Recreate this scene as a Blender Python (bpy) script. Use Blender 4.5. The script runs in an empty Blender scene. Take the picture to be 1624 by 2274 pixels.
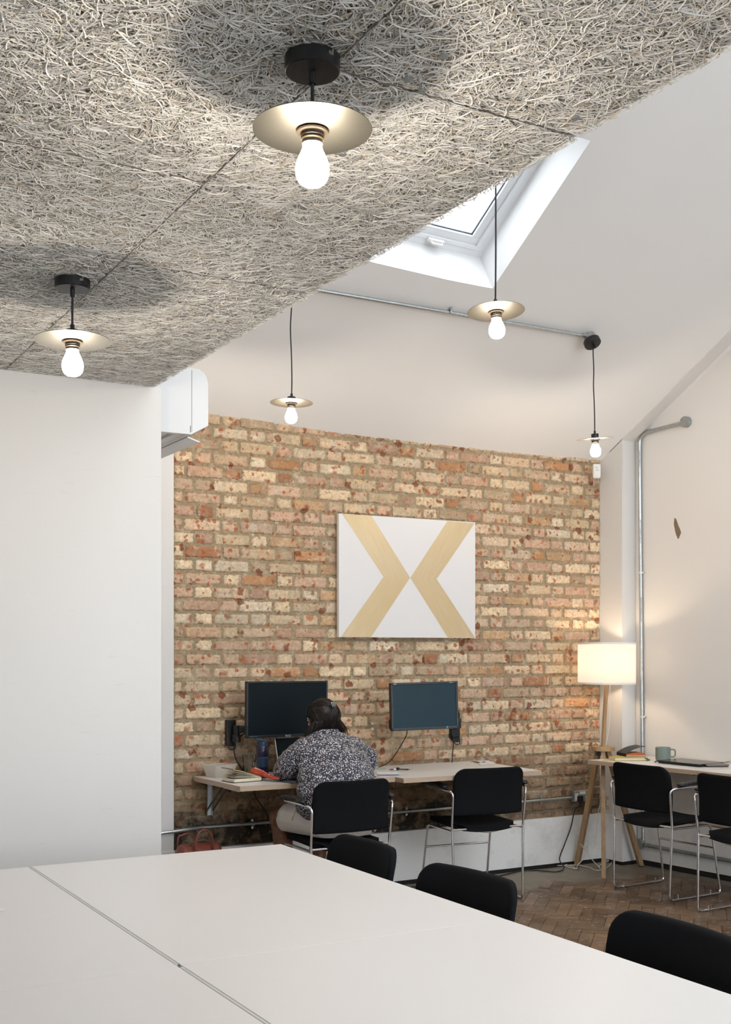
import bpy, bmesh, math, random
import numpy as np
from mathutils import Vector, Matrix, noise as mnoise

random.seed(7); rng = np.random.default_rng(7)
S = bpy.context.scene
COL = S.collection
PI = math.pi

# ------------------------------------------------------------------ camera
YAW = math.radians(29.5); CY, SY = math.cos(YAW), math.sin(YAW)
F_PX, HOR, EYE = 2600.0, 1446.0, 1.43
cam_d = bpy.data.cameras.new('camera'); cam = bpy.data.objects.new('camera', cam_d); COL.objects.link(cam)
cam.location = (0, 0, EYE); cam.rotation_euler = (PI / 2, 0, -YAW)
cam_d.sensor_fit = 'HORIZONTAL'; cam_d.sensor_width = 36.0
cam_d.lens = 36.0 * F_PX / 1624.0
cam_d.shift_y = (HOR - 1137.0) / 1624.0
cam_d.clip_start = 0.05
S.camera = cam

def ray(x, y):
    a = (x - 812.0) / F_PX
    return Vector((CY * a + SY, -SY * a + CY, (HOR - y) / F_PX))
EYEP = Vector((0, 0, EYE))
def atD(x, y, d): return EYEP + ray(x, y) * d
def atY(x, y, Y): r = ray(x, y); return EYEP + r * (Y / r.y)
def atX(x, y, X): r = ray(x, y); return EYEP + r * (X / r.x)
def atZ(x, y, Z): r = ray(x, y); return EYEP + r * ((Z - EYE) / r.z)
def atP(x, y, p, n):
    r = ray(x, y); p = Vector(p) - EYEP; n = Vector(n)
    return EYEP + r * (p.dot(n) / r.dot(n))

# ------------------------------------------------------------------ object helpers
def link(o, parent=None):
    COL.objects.link(o)
    if parent is not None: o.parent = parent
    return o
def tag(o, label, cat, group=None, kind=None):
    if label: o['label'] = label
    if cat: o['category'] = cat
    if group: o['group'] = group
    if kind: o['kind'] = kind
    return o
def thing(name, label, cat, loc=(0, 0, 0), rz=0.0, group=None):
    o = bpy.data.objects.new(name, None); o.empty_display_size = 0.05
    o.location = loc; o.rotation_euler = (0, 0, rz)
    link(o); return tag(o, label, cat, group)
def dup(root, loc, rz, label, group=None):
    r = root.copy(); COL.objects.link(r); r.location = loc; r.rotation_euler = (0, 0, rz)
    r['label'] = label
    if group: r['group'] = group
    for ch in list(root.children):
        c = ch.copy(); COL.objects.link(c); c.parent = r
        for g in list(ch.children):
            d = g.copy(); COL.objects.link(d); d.parent = c
    return r

def spline(pts, n=8, closed=False):
    pts = [Vector(p) for p in pts]; out = []
    N = len(pts); segs = N if closed else N - 1
    for i in range(segs):
        p1, p2 = pts[i], pts[(i + 1) % N]
        if closed: p0, p3 = pts[i - 1], pts[(i + 2) % N]
        else:
            p0 = pts[i - 1] if i > 0 else p1 * 2 - p2
            p3 = pts[i + 2] if i + 2 < N else p2 * 2 - p1
        for k in range(n):
            t = k / n
            out.append(0.5 * ((2 * p1) + (p2 - p0) * t + (2 * p0 - 5 * p1 + 4 * p2 - p3) * t * t + (3 * p1 - p0 - 3 * p2 + p3) * t ** 3))
    if not closed: out.append(pts[-1])
    return out
def fillet(pts, r, n=6):
    """polyline with its inner corners rounded to radius r"""
    pts = [Vector(p) for p in pts]; out = [pts[0]]
    for i in range(1, len(pts) - 1):
        a, b, c = pts[i - 1], pts[i], pts[i + 1]
        d1 = (a - b); d2 = (c - b); rr = min(r, d1.length * .49, d2.length * .49)
        p, q = b + d1.normalized() * rr, b + d2.normalized() * rr
        for k in range(n + 1):
            t = k / n
            out.append(p * (1 - t) ** 2 + b * 2 * t * (1 - t) + q * t * t)
    out.append(pts[-1]); return out

class MB:
    def __init__(self): self.v = []; self.f = []; self.m = []; self.flat = False
    def add(self, vs, fs, M=None, mi=0):
        o = len(self.v)
        if M is not None: vs = [M @ Vector(v) for v in vs]
        self.v.extend([tuple(v) for v in vs]); self.f.extend([tuple(i + o for i in f) for f in fs]); self.m.extend([mi] * len(fs))
        return self
    def bm(self, bm, M=None, mi=0):
        bm.verts.ensure_lookup_table(); bm.verts.index_update()
        self.add([v.co.copy() for v in bm.verts], [[v.index for v in f.verts] for f in bm.faces], M, mi); bm.free(); return self
    def box(self, c, s, bev=0.0, seg=2, M=None, mi=0):
        b = bmesh.new(); bmesh.ops.create_cube(b, size=1.0)
        for v in b.verts: v.co = Vector((v.co.x * s[0] + c[0], v.co.y * s[1] + c[1], v.co.z * s[2] + c[2]))
        if bev > 0: bmesh.ops.bevel(b, geom=list(b.edges) + list(b.verts), offset=bev, segments=seg, profile=0.5, affect='EDGES'); self.flat = True
        return self.bm(b, M, mi)
    def tube(self, pts, r, n=10, closed=False, caps=True, radii=None, mi=0, M=None):
        pts = [Vector(p) for p in pts]; N = len(pts); vs = []; fs = []
        T = []
        for i in range(N):
            if closed: t = pts[(i + 1) % N] - pts[i - 1]
            else: t = pts[min(i + 1, N - 1)] - pts[max(i - 1, 0)]
            T.append(t.normalized() if t.length > 1e-9 else Vector((0, 0, 1)))
        up = Vector((0, 0, 1)) if abs(T[0].z) < .9 else Vector((1, 0, 0))
        nn = (up - T[0] * up.dot(T[0])).normalized()
        for i in range(N):
            nn = (nn - T[i] * nn.dot(T[i])); nn = nn.normalized() if nn.length > 1e-6 else T[i].orthogonal().normalized()
            bb = T[i].cross(nn); rr = radii[i] if radii else r
            for k in range(n):
                a = 2 * PI * k / n
                vs.append(pts[i] + (nn * math.cos(a) + bb * math.sin(a)) * rr)
        for i in range(N if closed else N - 1):
            j = (i + 1) % N
            for k in range(n):
                k2 = (k + 1) % n
                fs.append((i * n + k, i * n + k2, j * n + k2, j * n + k))
        if caps and not closed:
            fs.append(tuple(range(n - 1, -1, -1))); fs.append(tuple((N - 1) * n + k for k in range(n)))
        return self.add(vs, fs, M, mi)
    def lathe(self, prof, n=32, M=None, mi=0, close=False):
        vs = []; fs = []; idx = []
        for r, z in prof:
            if r < 1e-7: idx.append([len(vs)]); vs.append((0, 0, z))
            else:
                idx.append(list(range(len(vs), len(vs) + n)))
                for k in range(n):
                    a = 2 * PI * k / n; vs.append((r * math.cos(a), r * math.sin(a), z))
        pr = list(zip(idx[:-1], idx[1:]))
        if close: pr.append((idx[-1], idx[0]))
        for A, B in pr:
            for k in range(n):
                k2 = (k + 1) % n
                if len(A) == 1 and len(B) == 1: continue
                if len(A) == 1: fs.append((A[0], B[k2], B[k]))
                elif len(B) == 1: fs.append((A[k], A[k2], B[0]))
                else: fs.append((A[k], A[k2], B[k2], B[k]))
        return self.add(vs, fs, M, mi)
    def cyl(self, a, b, r, n=20, mi=0, r2=None):
        return self.tube([a, b], r, n=n, radii=[r, r if r2 is None else r2], mi=mi)
    def prism(self, poly, h, M=None, mi=0, bev=0.0):
        """2d polygon (ccw) in xy extruded 0..h along z"""
        n = len(poly); b = bmesh.new()
        lo = [b.verts.new((x, y, 0)) for x, y in poly]; hi = [b.verts.new((x, y, h)) for x, y in poly]
        b.faces.new(lo[::-1]); b.faces.new(hi)
        for i in range(n): b.faces.new((lo[i], lo[(i + 1) % n], hi[(i + 1) % n], hi[i]))
        if bev > 0:
            es = [e for e in b.edges]; self.flat = True
            bmesh.ops.bevel(b, geom=es, offset=bev, segments=2, profile=.5, affect='EDGES')
        return self.bm(b, M, mi)
    def ball(self, c, r, s=(1, 1, 1), M=None, sub=3, mi=0):
        b = bmesh.new(); bmesh.ops.create_icosphere(b, subdivisions=sub, radius=r)
        for v in b.verts: v.co = Vector((v.co.x * s[0], v.co.y * s[1], v.co.z * s[2]))
        MM = Matrix.Translation(c)
        if M is not None: MM = MM @ M
        return self.bm(b, MM, mi)
    def capsule(self, a, b, ra, rb, n=8):
        """tapered limb, spheres swept from a to b"""
        a, b = Vector(a), Vector(b)
        for i in range(n + 1):
            t = i / n; self.ball(a.lerp(b, t), ra + (rb - ra) * t, sub=2)
        return self
    def mesh(self, name, mats, smooth=35):
        me = bpy.data.meshes.new(name); me.from_pydata(self.v, [], self.f)
        if not isinstance(mats, (list, tuple)): mats = [mats]
        for m in mats: me.materials.append(m)
        if len(mats) > 1: me.polygons.foreach_set('material_index', np.array(self.m, dtype=np.int32))
        me.validate(); me.update()
        b = bmesh.new(); b.from_mesh(me); bmesh.ops.recalc_face_normals(b, faces=b.faces); b.to_mesh(me); b.free()
        if smooth:
            me.shade_smooth()
            if smooth < 179: me.set_sharp_from_angle(angle=math.radians(smooth))
        return me
    def pieces(self, name, mats, parent=None, smooth=35):
        """every loose piece becomes an object of its own"""
        par = list(range(len(self.v)))
        def fd(i):
            while par[i] != i: par[i] = par[par[i]]; i = par[i]
            return i
        for f in self.f:
            r = fd(f[0])
            for i in f[1:]: par[fd(i)] = r
        grp = {}
        for k, f in enumerate(self.f): grp.setdefault(fd(f[0]), []).append(k)
        out = []
        for ks in grp.values():
            q = MB(); mp = {}
            for k in ks:
                for i in self.f[k]:
                    if i not in mp: mp[i] = len(q.v); q.v.append(self.v[i])
                q.f.append(tuple(mp[i] for i in self.f[k])); q.m.append(self.m[k])
            out.append(q.build(name, mats, parent, smooth))
        return out
    def build(self, name, mats, parent=None, smooth=35):
        o = link(bpy.data.objects.new(name, self.mesh(name, mats, smooth)), parent)
        if self.flat and smooth: w = o.modifiers.new('weighted_normal', 'WEIGHTED_NORMAL'); w.keep_sharp = True; w.weight = 100
        return o

def frame(o, x, z=None, y=None):
    """matrix from origin o, x axis and z axis hints"""
    x = Vector(x).normalized(); z = Vector(z).normalized()
    y = z.cross(x).normalized(); z = x.cross(y)
    M = Matrix.Identity(4)
    for i in range(3): M[i][0] = x[i]; M[i][1] = y[i]; M[i][2] = z[i]; M[i][3] = o[i]
    return M
def rrect(w, h, r, n=5):
    out = []
    for cx, cy, a0 in ((w / 2 - r, h / 2 - r, 0), (-w / 2 + r, h / 2 - r, PI / 2), (-w / 2 + r, -h / 2 + r, PI), (w / 2 - r, -h / 2 + r, 1.5 * PI)):
        for k in range(n + 1):
            a = a0 + PI / 2 * k / n; out.append((cx + r * math.cos(a), cy + r * math.sin(a)))
    return out
def text_obj(name, body, size, M, mat, parent=None, ext=0.0002, align='LEFT'):
    cu = bpy.data.curves.new(name, 'FONT'); cu.body = body; cu.size = size; cu.extrude = ext; cu.align_x = align; cu.align_y = 'CENTER'
    t = bpy.data.objects.new(name + '_tmp', cu); COL.objects.link(t)
    dg = bpy.context.evaluated_depsgraph_get(); me = bpy.data.meshes.new_from_object(t.evaluated_get(dg))
    bpy.data.objects.remove(t); me.name = name
    me.transform(M); me.materials.clear(); me.materials.append(mat)
    return link(bpy.data.objects.new(name, me), parent)
def remesh(mb, name, mat, voxel, smooth_it=4, parent=None, fn=None, decimate=None):
    """fuse overlapping pieces into one continuous skin"""
    me = mb.mesh(name + '_raw', mat, 0); o = bpy.data.objects.new(name + '_raw', me); COL.objects.link(o)
    m = o.modifiers.new('r', 'REMESH'); m.mode = 'VOXEL'; m.voxel_size = voxel
    if smooth_it:
        m2 = o.modifiers.new('s', 'SMOOTH'); m2.iterations = smooth_it; m2.factor = .5
    dg = bpy.context.evaluated_depsgraph_get(); out = bpy.data.meshes.new_from_object(o.evaluated_get(dg))
    bpy.data.objects.remove(o); out.name = name
    if fn:
        n = [v.normal.copy() for v in out.vertices]
        for v, nn in zip(out.vertices, n): v.co = fn(v.co.copy(), nn)
    out.materials.clear(); out.materials.append(mat); out.shade_smooth()
    return link(bpy.data.objects.new(name, out), parent)

# ------------------------------------------------------------------ materials
def srgb(r, g, b):
    f = lambda c: (c / 255 / 12.92) if c / 255 <= .04045 else ((c / 255 + .055) / 1.055) ** 2.4
    return (f(r), f(g), f(b), 1)
class NT:
    def __init__(self, name):
        self.mat = bpy.data.materials.new(name); self.mat.use_nodes = True
        self.t = self.mat.node_tree; self.n = self.t.nodes; self.p = self.n['Principled BSDF']; self.out = self.n['Material Output']
    def node(self, typ, **kw):
        nd = self.n.new(typ)
        for k, v in kw.items(): setattr(nd, k, v)
        return nd
    def L(self, a, b): self.t.links.new(a, b); return self
    def set(self, **kw):
        for k, v in kw.items():
            self.p.inputs[k.replace('_', ' ')].default_value = v
        return self
    def coord(self, kind='Object', scale=(1, 1, 1), rot=(0, 0, 0)):
        tc = self.node('ShaderNodeTexCoord'); mp = self.node('ShaderNodeMapping')
        mp.inputs['Scale'].default_value = scale; mp.inputs['Rotation'].default_value = rot
        self.L(tc.outputs[kind], mp.inputs['Vector']); return mp.outputs['Vector']
    def noise(self, vec, scale, detail=3, rough=.5, dist=0):
        nd = self.node('ShaderNodeTexNoise'); nd.inputs['Scale'].default_value = scale; nd.inputs['Detail'].default_value = detail
        nd.inputs['Roughness'].default_value = rough; nd.inputs['Distortion'].default_value = dist
        self.L(vec, nd.inputs['Vector']); return nd.outputs['Fac']
    def ramp(self, fac, stops):
        nd = self.node('ShaderNodeValToRGB'); e = nd.color_ramp.elements
        while len(e) < len(stops): e.new(.5)
        for el, (p, c) in zip(e, stops):
            el.position = p; el.color = c if len(c) == 4 else (*c, 1)
        self.L(fac, nd.inputs['Fac']); return nd.outputs['Color']
    def mix(self, fac, a, b, mode='MIX'):
        nd = self.node('ShaderNodeMix', data_type='RGBA', blend_type=mode)
        for s, v in ((nd.inputs[0], fac), (nd.inputs[6], a), (nd.inputs[7], b)):
            if isinstance(v, (tuple, list, float, int)): s.default_value = v
            else: self.L(v, s)
        return nd.outputs[2]
    def math(self, op, a, b=0.0, clamp=False):
        nd = self.node('ShaderNodeMath', operation=op); nd.use_clamp = clamp
        for s, v in ((nd.inputs[0], a), (nd.inputs[1], b)):
            if isinstance(v, (float, int)): s.default_value = v
            else: self.L(v, s)
        return nd.outputs[0]
    def color(self, c): 
        if isinstance(c, (tuple, list)): self.p.inputs['Base Color'].default_value = c
        else: self.L(c, self.p.inputs['Base Color'])
        return self
    def bump(self, h, strength=.3, dist=.005):
        nd = self.node('ShaderNodeBump'); nd.inputs['Strength'].default_value = strength; nd.inputs['Distance'].default_value = dist
        self.L(h, nd.inputs['Height']); self.L(nd.outputs['Normal'], self.p.inputs['Normal']); return self
def W3(v): return (v, v, v, 1)
BLK, WHT = (0, 0, 0, 1), (1, 1, 1, 1)

def plain(name, col, rough=.5, metal=0.0, var=.06, vscale=20, bump=0.0, bscale=200, **kw):
    m = NT(name); v = m.coord()
    f = m.noise(v, vscale, 3)
    dark = tuple(c * (1 - var) for c in col[:3]) + (1,); lite = tuple(min(1, c * (1 + var)) for c in col[:3]) + (1,)
    m.color(m.mix(f, dark, lite)); m.set(Roughness=rough, Metallic=metal)
    for k, x in kw.items(): m.p.inputs[k].default_value = x
    if bump: m.bump(m.noise(v, bscale, 2), bump, .002)
    return m.mat

def paint_white(name, col, scuffs=0.0):
    m = NT(name); v = m.coord()
    f = m.noise(v, 1.3, 2); c = m.mix(f, tuple(x * .97 for x in col[:3]) + (1,), tuple(min(1, x * 1.02) for x in col[:3]) + (1,))
    if scuffs:
        v2 = m.coord(scale=(3, 3, 28)); s = m.noise(v2, 2.2, 4, .6)
        c = m.mix(m.ramp(s, [(.66, BLK), (.78, W3(scuffs))]), c, srgb(176, 172, 168))
    m.color(c); m.set(Roughness=.6)
    m.bump(m.noise(v, 90, 3), .12, .002); return m.mat
M = {}
M['wall'] = paint_white('white_wall_paint', (.725, .708, .685, 1), .25)
M['wall_r'] = paint_white('cream_wall_paint', (.80, .775, .745, 1), .1)
M['ceil'] = paint_white('white_ceiling_paint', (.87, .858, .845, 1))
M['reveal'] = paint_white('bright_white_gloss', (.88, .88, .88, 1))
M['frame_w'] = plain('white_window_frame', (.82, .84, .86, 1), .35, var=.02)
M['gasket'] = plain('dark_gasket', (.05, .07, .09, 1), .5)
M['base_w'] = None
m = NT('scuffed_white_boxing'); v = m.coord()
c = m.mix(m.ramp(m.noise(v, 3.2, 4, .6), [(.56, BLK), (.78, W3(.55))]), (.86, .85, .835, 1), (.46, .42, .38, 1))
c = m.mix(m.ramp(m.noise(v, 120, 2), [(.68, BLK), (.72, W3(.5))]), c, (.32, .30, .28, 1))
m.color(c).set(Roughness=.55); M['base_w'] = m.mat
M['gap'] = plain('dark_gap', (.02, .017, .014, 1), .9)
M['black'] = plain('black_plastic', (.012, .013, .015, 1), .42)
M['blackgloss'] = plain('black_gloss', (.008, .010, .012, 1), .16)
M['rose'] = plain('black_satin_metal', (.010, .010, .011, 1), .42)
M['cable_b'] = plain('black_cable', (.012, .014, .016, 1), .5)
M['cable_w'] = plain('white_cable', (.80, .78, .72, 1), .5)
m = NT('black_upholstery'); v = m.coord()
m.color(m.mix(m.noise(v, 900, 2), (.003, .0034, .0045, 1), (.009, .0098, .012, 1))).set(Roughness=.92)
m.p.inputs['Specular IOR Level'].default_value = .18
m.bump(m.noise(v, 1200, 2), .25, .001); M['fabric'] = m.mat
M['pad'] = plain('armrest_rubber', (.012, .013, .016, 1), .38)
M['chrome'] = plain('chrome_tube', (.74, .75, .77, 1), .16, 1.0, var=.05)
m = NT('galvanised_steel'); v = m.coord()
c = m.mix(m.noise(v, 60, 4), (.36, .39, .40, 1), (.62, .65, .66, 1)); m.color(c).set(Metallic=.85, Roughness=.34); M['galv'] = m.mat
m = NT('grey_galvanised_box'); v = m.coord()
c = m.mix(m.noise(v, 80, 4), (.26, .28, .27, 1), (.42, .44, .43, 1)); m.color(c).set(Metallic=.5, Roughness=.5); M['galv_box'] = m.mat
M['steel_dark'] = plain('dark_steel', (.12, .115, .105, 1), .45, .6)
m = NT('white_table_laminate'); v = m.coord()
c = m.mix(m.noise(v, 60, 3), (.715, .695, .68, 1), (.73, .71, .695, 1))
v2 = m.coord(scale=(2.2, 9, 1), rot=(0, 0, .35))
c = m.mix(m.ramp(m.noise(v2, 2.5, 4, .6), [(.69, BLK), (.74, W3(.35))]), c, (.84, .83, .80, 1))
m.color(c).set(Roughness=.38); m.p.inputs['Specular IOR Level'].default_value = .35; M['table'] = m.mat
M['table_gap'] = plain('grey_table_joint_strip', (.56, .565, .56, 1), .4, .1)
m = NT('desk_laminate'); v = m.coord(); m.color(m.mix(m.noise(v, 3, 3), (.77, .755, .73, 1), (.81, .80, .78, 1))).set(Roughness=.3); M['desk'] = m.mat
m = NT('birch_ply_edge'); v = m.coord(scale=(1, 1, 420)); v2 = m.coord(scale=(6, 6, 90))
w = m.node('ShaderNodeTexWave', wave_type='BANDS', bands_direction='Z'); w.inputs['Scale'].default_value = .42; w.inputs['Distortion'].default_value = .6; m.L(v, w.inputs['Vector'])
c = m.mix(w.outputs['Fac'], (.38, .25, .16, 1), (.72, .60, .47, 1)); c = m.mix(m.math('MULTIPLY', m.noise(v2, 3, 4), .5), c, (.30, .18, .11, 1)); m.color(c).set(Roughness=.5); M['ply'] = m.mat
def wood(name, a, b, axis='Z', scale=1.0, rough=.45):
    m = NT(name); sc = {'Z': (60, 60, 3), 'X': (3, 60, 60), 'Y': (60, 3, 60)}[axis]
    v = m.coord(scale=tuple(s * scale for s in sc)); c = m.mix(m.ramp(m.noise(v, 1.2, 5, .6, .6), [(.3, BLK), (.7, WHT)]), a, b)
    m.color(c).set(Roughness=rough); return m.mat
M['oak'] = wood('oak_wood', (.30, .175, .082, 1), (.47, .31, .165, 1))
M['oak_disc'] = wood('oak_end_wood', (.33, .20, .10, 1), (.50, .34, .19, 1), 'X')
M['gold'] = None
M['paper'] = plain('white_paper', (.78, .79, .80, 1), .6, var=.02)
M['pages'] = plain('cream_pages', (.74, .66, .50, 1), .7, var=.12, vscale=90)
M['ink'] = plain('pen_ink', (.16, .20, .38, 1), .6)
M['text_w'] = plain('pale_lettering', (.72, .76, .78, 1), .5)
M['text_k'] = plain('dark_lettering', (.03, .03, .03, 1), .5)
M['ac'] = plain('white_casing_plastic', (.68, .69, .70, 1), .3, var=.01)
M['ac_grey'] = plain('grey_flap_plastic', (.78, .79, .81, 1), .35, var=.02)
M['white_pl'] = plain('white_plastic', (.78, .76, .73, 1), .4, var=.02)
# ================================================================== ROOM SHELL
YW = 6.18                                        # face of the brick wall
CN = Vector((.0066, .615, 1.0))                  # sloping ceiling: plane through CP with normal CN, sagging up a little at its left end
CP = Vector((3.77, 6.18, 2.7316))
def ceil_z(x, y): return CP.z - CN.x * (x - CP.x) - CN.y * (y - CP.y) + .030 * max(0.0, min(1.0, (3.4 - x) / .95)) + .014 * max(0.0, min(1.0, (x - 4.6) / .8))
SOF_Z, SOF_X, WL_Y = 2.48, 1.56, 4.466           # wood wool soffit, its free edge, white partition face
RB, RU, RN = Vector((5.505, 5.93, 0)), Vector((.1, -1, 0)).normalized(), Vector((-1, -.1, 0)).normalized()
def RW(t, z, off=0.0): return RB + RU * t + RN * off + Vector((0, 0, z))       # point on the right wall
def rw_hit(x, y, off=0.0): return atP(x, y, RB + RN * off, RN)
def pier_x(Y): return 5.344 + .1 * (6.18 - Y)
PIER_Y = 5.985
def struct(name, mb, mat, smooth=35, parent=None):
    o = mb.build(name, mat, parent, smooth)
    if parent is None: o['kind'] = 'structure'
    return o

# ---- floor: grey screed along the walls, worn herringbone blocks in front of it
m = NT('grey_screed'); v = m.coord()
c = m.mix(m.noise(v, 4, 5, .6), (.20, .175, .135, 1), (.33, .30, .245, 1)); c = m.mix(m.ramp(m.noise(v, 30, 4), [(.6, BLK), (.75, W3(.6))]), c, (.40, .37, .31, 1))
c = m.mix(m.ramp(m.noise(v, 3, 4), [(.52, BLK), (.7, W3(.5))]), c, (.17, .13, .09, 1))
m.color(c).set(Roughness=.75); m.bump(m.noise(v, 60, 4), .3, .004); M['screed'] = m.mat
m = NT('worn_parquet'); v = m.coord()
at = m.node('ShaderNodeAttribute', attribute_name='tone')
c = m.mix(at.outputs['Fac'], (.080, .043, .021, 1), (.25, .145, .078, 1))
v2 = m.coord(scale=(26, 26, 26)); c = m.mix(m.math('MULTIPLY', m.noise(v2, 3, 5, .6), .6), c, (.10, .06, .034, 1))
c = m.mix(m.ramp(m.noise(v, 2.4, 5, .62, .5), [(.45, BLK), (.62, W3(.4))]), c, (.25, .165, .10, 1))
v3 = m.coord(scale=(5, 16, 1), rot=(0, 0, .8)); c = m.mix(m.ramp(m.noise(v3, 2.6, 6, .72), [(.60, BLK), (.635, W3(.9))]), c, (.60, .55, .49, 1))
c = m.mix(m.ramp(m.noise(v, 46, 3), [(.70, BLK), (.73, W3(.9))]), c, (.66, .63, .58, 1))
m.color(c); r = m.ramp(m.noise(v, 6, 4), [(.35, W3(.30)), (.7, W3(.55))]); m.L(r, m.p.inputs['Roughness'])
m.bump(m.noise(v2, 6, 3), .15, .002); M['parquet'] = m.mat
fl = MB(); fl.add([(-4, -4, -.006), (6.6, -4, -.006), (6.6, 6.6, -.006), (-4, 6.6, -.006)], [(0, 1, 2, 3)], mi=0)
tones = [0.0]
L_, W_ = .242, .0695
ca = math.cos(PI / 4)
def blk_ok(x, y):
    n = mnoise.noise(Vector((x * 2.3, y * 2.3, 1.0))) * .16 + mnoise.noise(Vector((x * 9, y * 9, 4.0))) * .05
    lim = 5.66 + n - .10 * max(0, 4.4 - x)
    return y < lim and x + .1 * (y - 5.93) < 5.40 + n * .8 - .22 * max(0, min(1, (y - 4.9))) and -1 < x < 6.2 and y > -.5
nrow = 0
for i in range(-12, 66):
    for j in range(-5, 21):
        # herringbone cell in the rotated frame: pairs stepping by W along the diagonal
        bx, by = i * W_ + j * 0.0, 0
        for kind in (0, 1):
            u0 = i * W_ + j * L_ * 1.0
            v0 = i * W_ - j * L_ * 1.0
            if kind == 0: r = (u0, v0, u0 + L_, v0 + W_)
            else: r = (u0 + L_ , v0 + W_ - L_ , u0 + L_ + W_, v0 + W_)
            cx, cy = (r[0] + r[2]) / 2, (r[1] + r[3]) / 2
            x, y = ca * (cx - cy), ca * (cx + cy)
            if not blk_ok(x, y): continue
            g = .0012; q = [(r[0] + g, r[1] + g), (r[2] - g, r[1] + g), (r[2] - g, r[3] - g), (r[0] + g, r[3] - g)]
            dz = random.uniform(-.0012, .0); P4 = [(ca * (a - b), ca * (a + b)) for a, b in q]
            fl.add([(ca * (a - b), ca * (a + b), -.0036) for a, b in ((r[0], r[1]), (r[2], r[1]), (r[2], r[3]), (r[0], r[3]))], [(0, 1, 2, 3)], mi=2); tones.append(0.0)
            fl.add([(a, b, dz) for a, b in P4] + [(a, b, -.008) for a, b in P4], [(0, 1, 2, 3), (0, 4, 5, 1), (1, 5, 6, 2), (2, 6, 7, 3), (3, 7, 4, 0)], mi=1)
            tones.extend([random.random()] * 5)
me = fl.mesh('floor', [M['screed'], M['parquet'], M['gap']], 0)
a = me.attributes.new('tone', 'FLOAT', 'FACE'); a.data.foreach_set('value', np.array(tones[:len(me.polygons)], dtype=np.float32))
o = link(bpy.data.objects.new('floor', me)); o['kind'] = 'structure'

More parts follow.
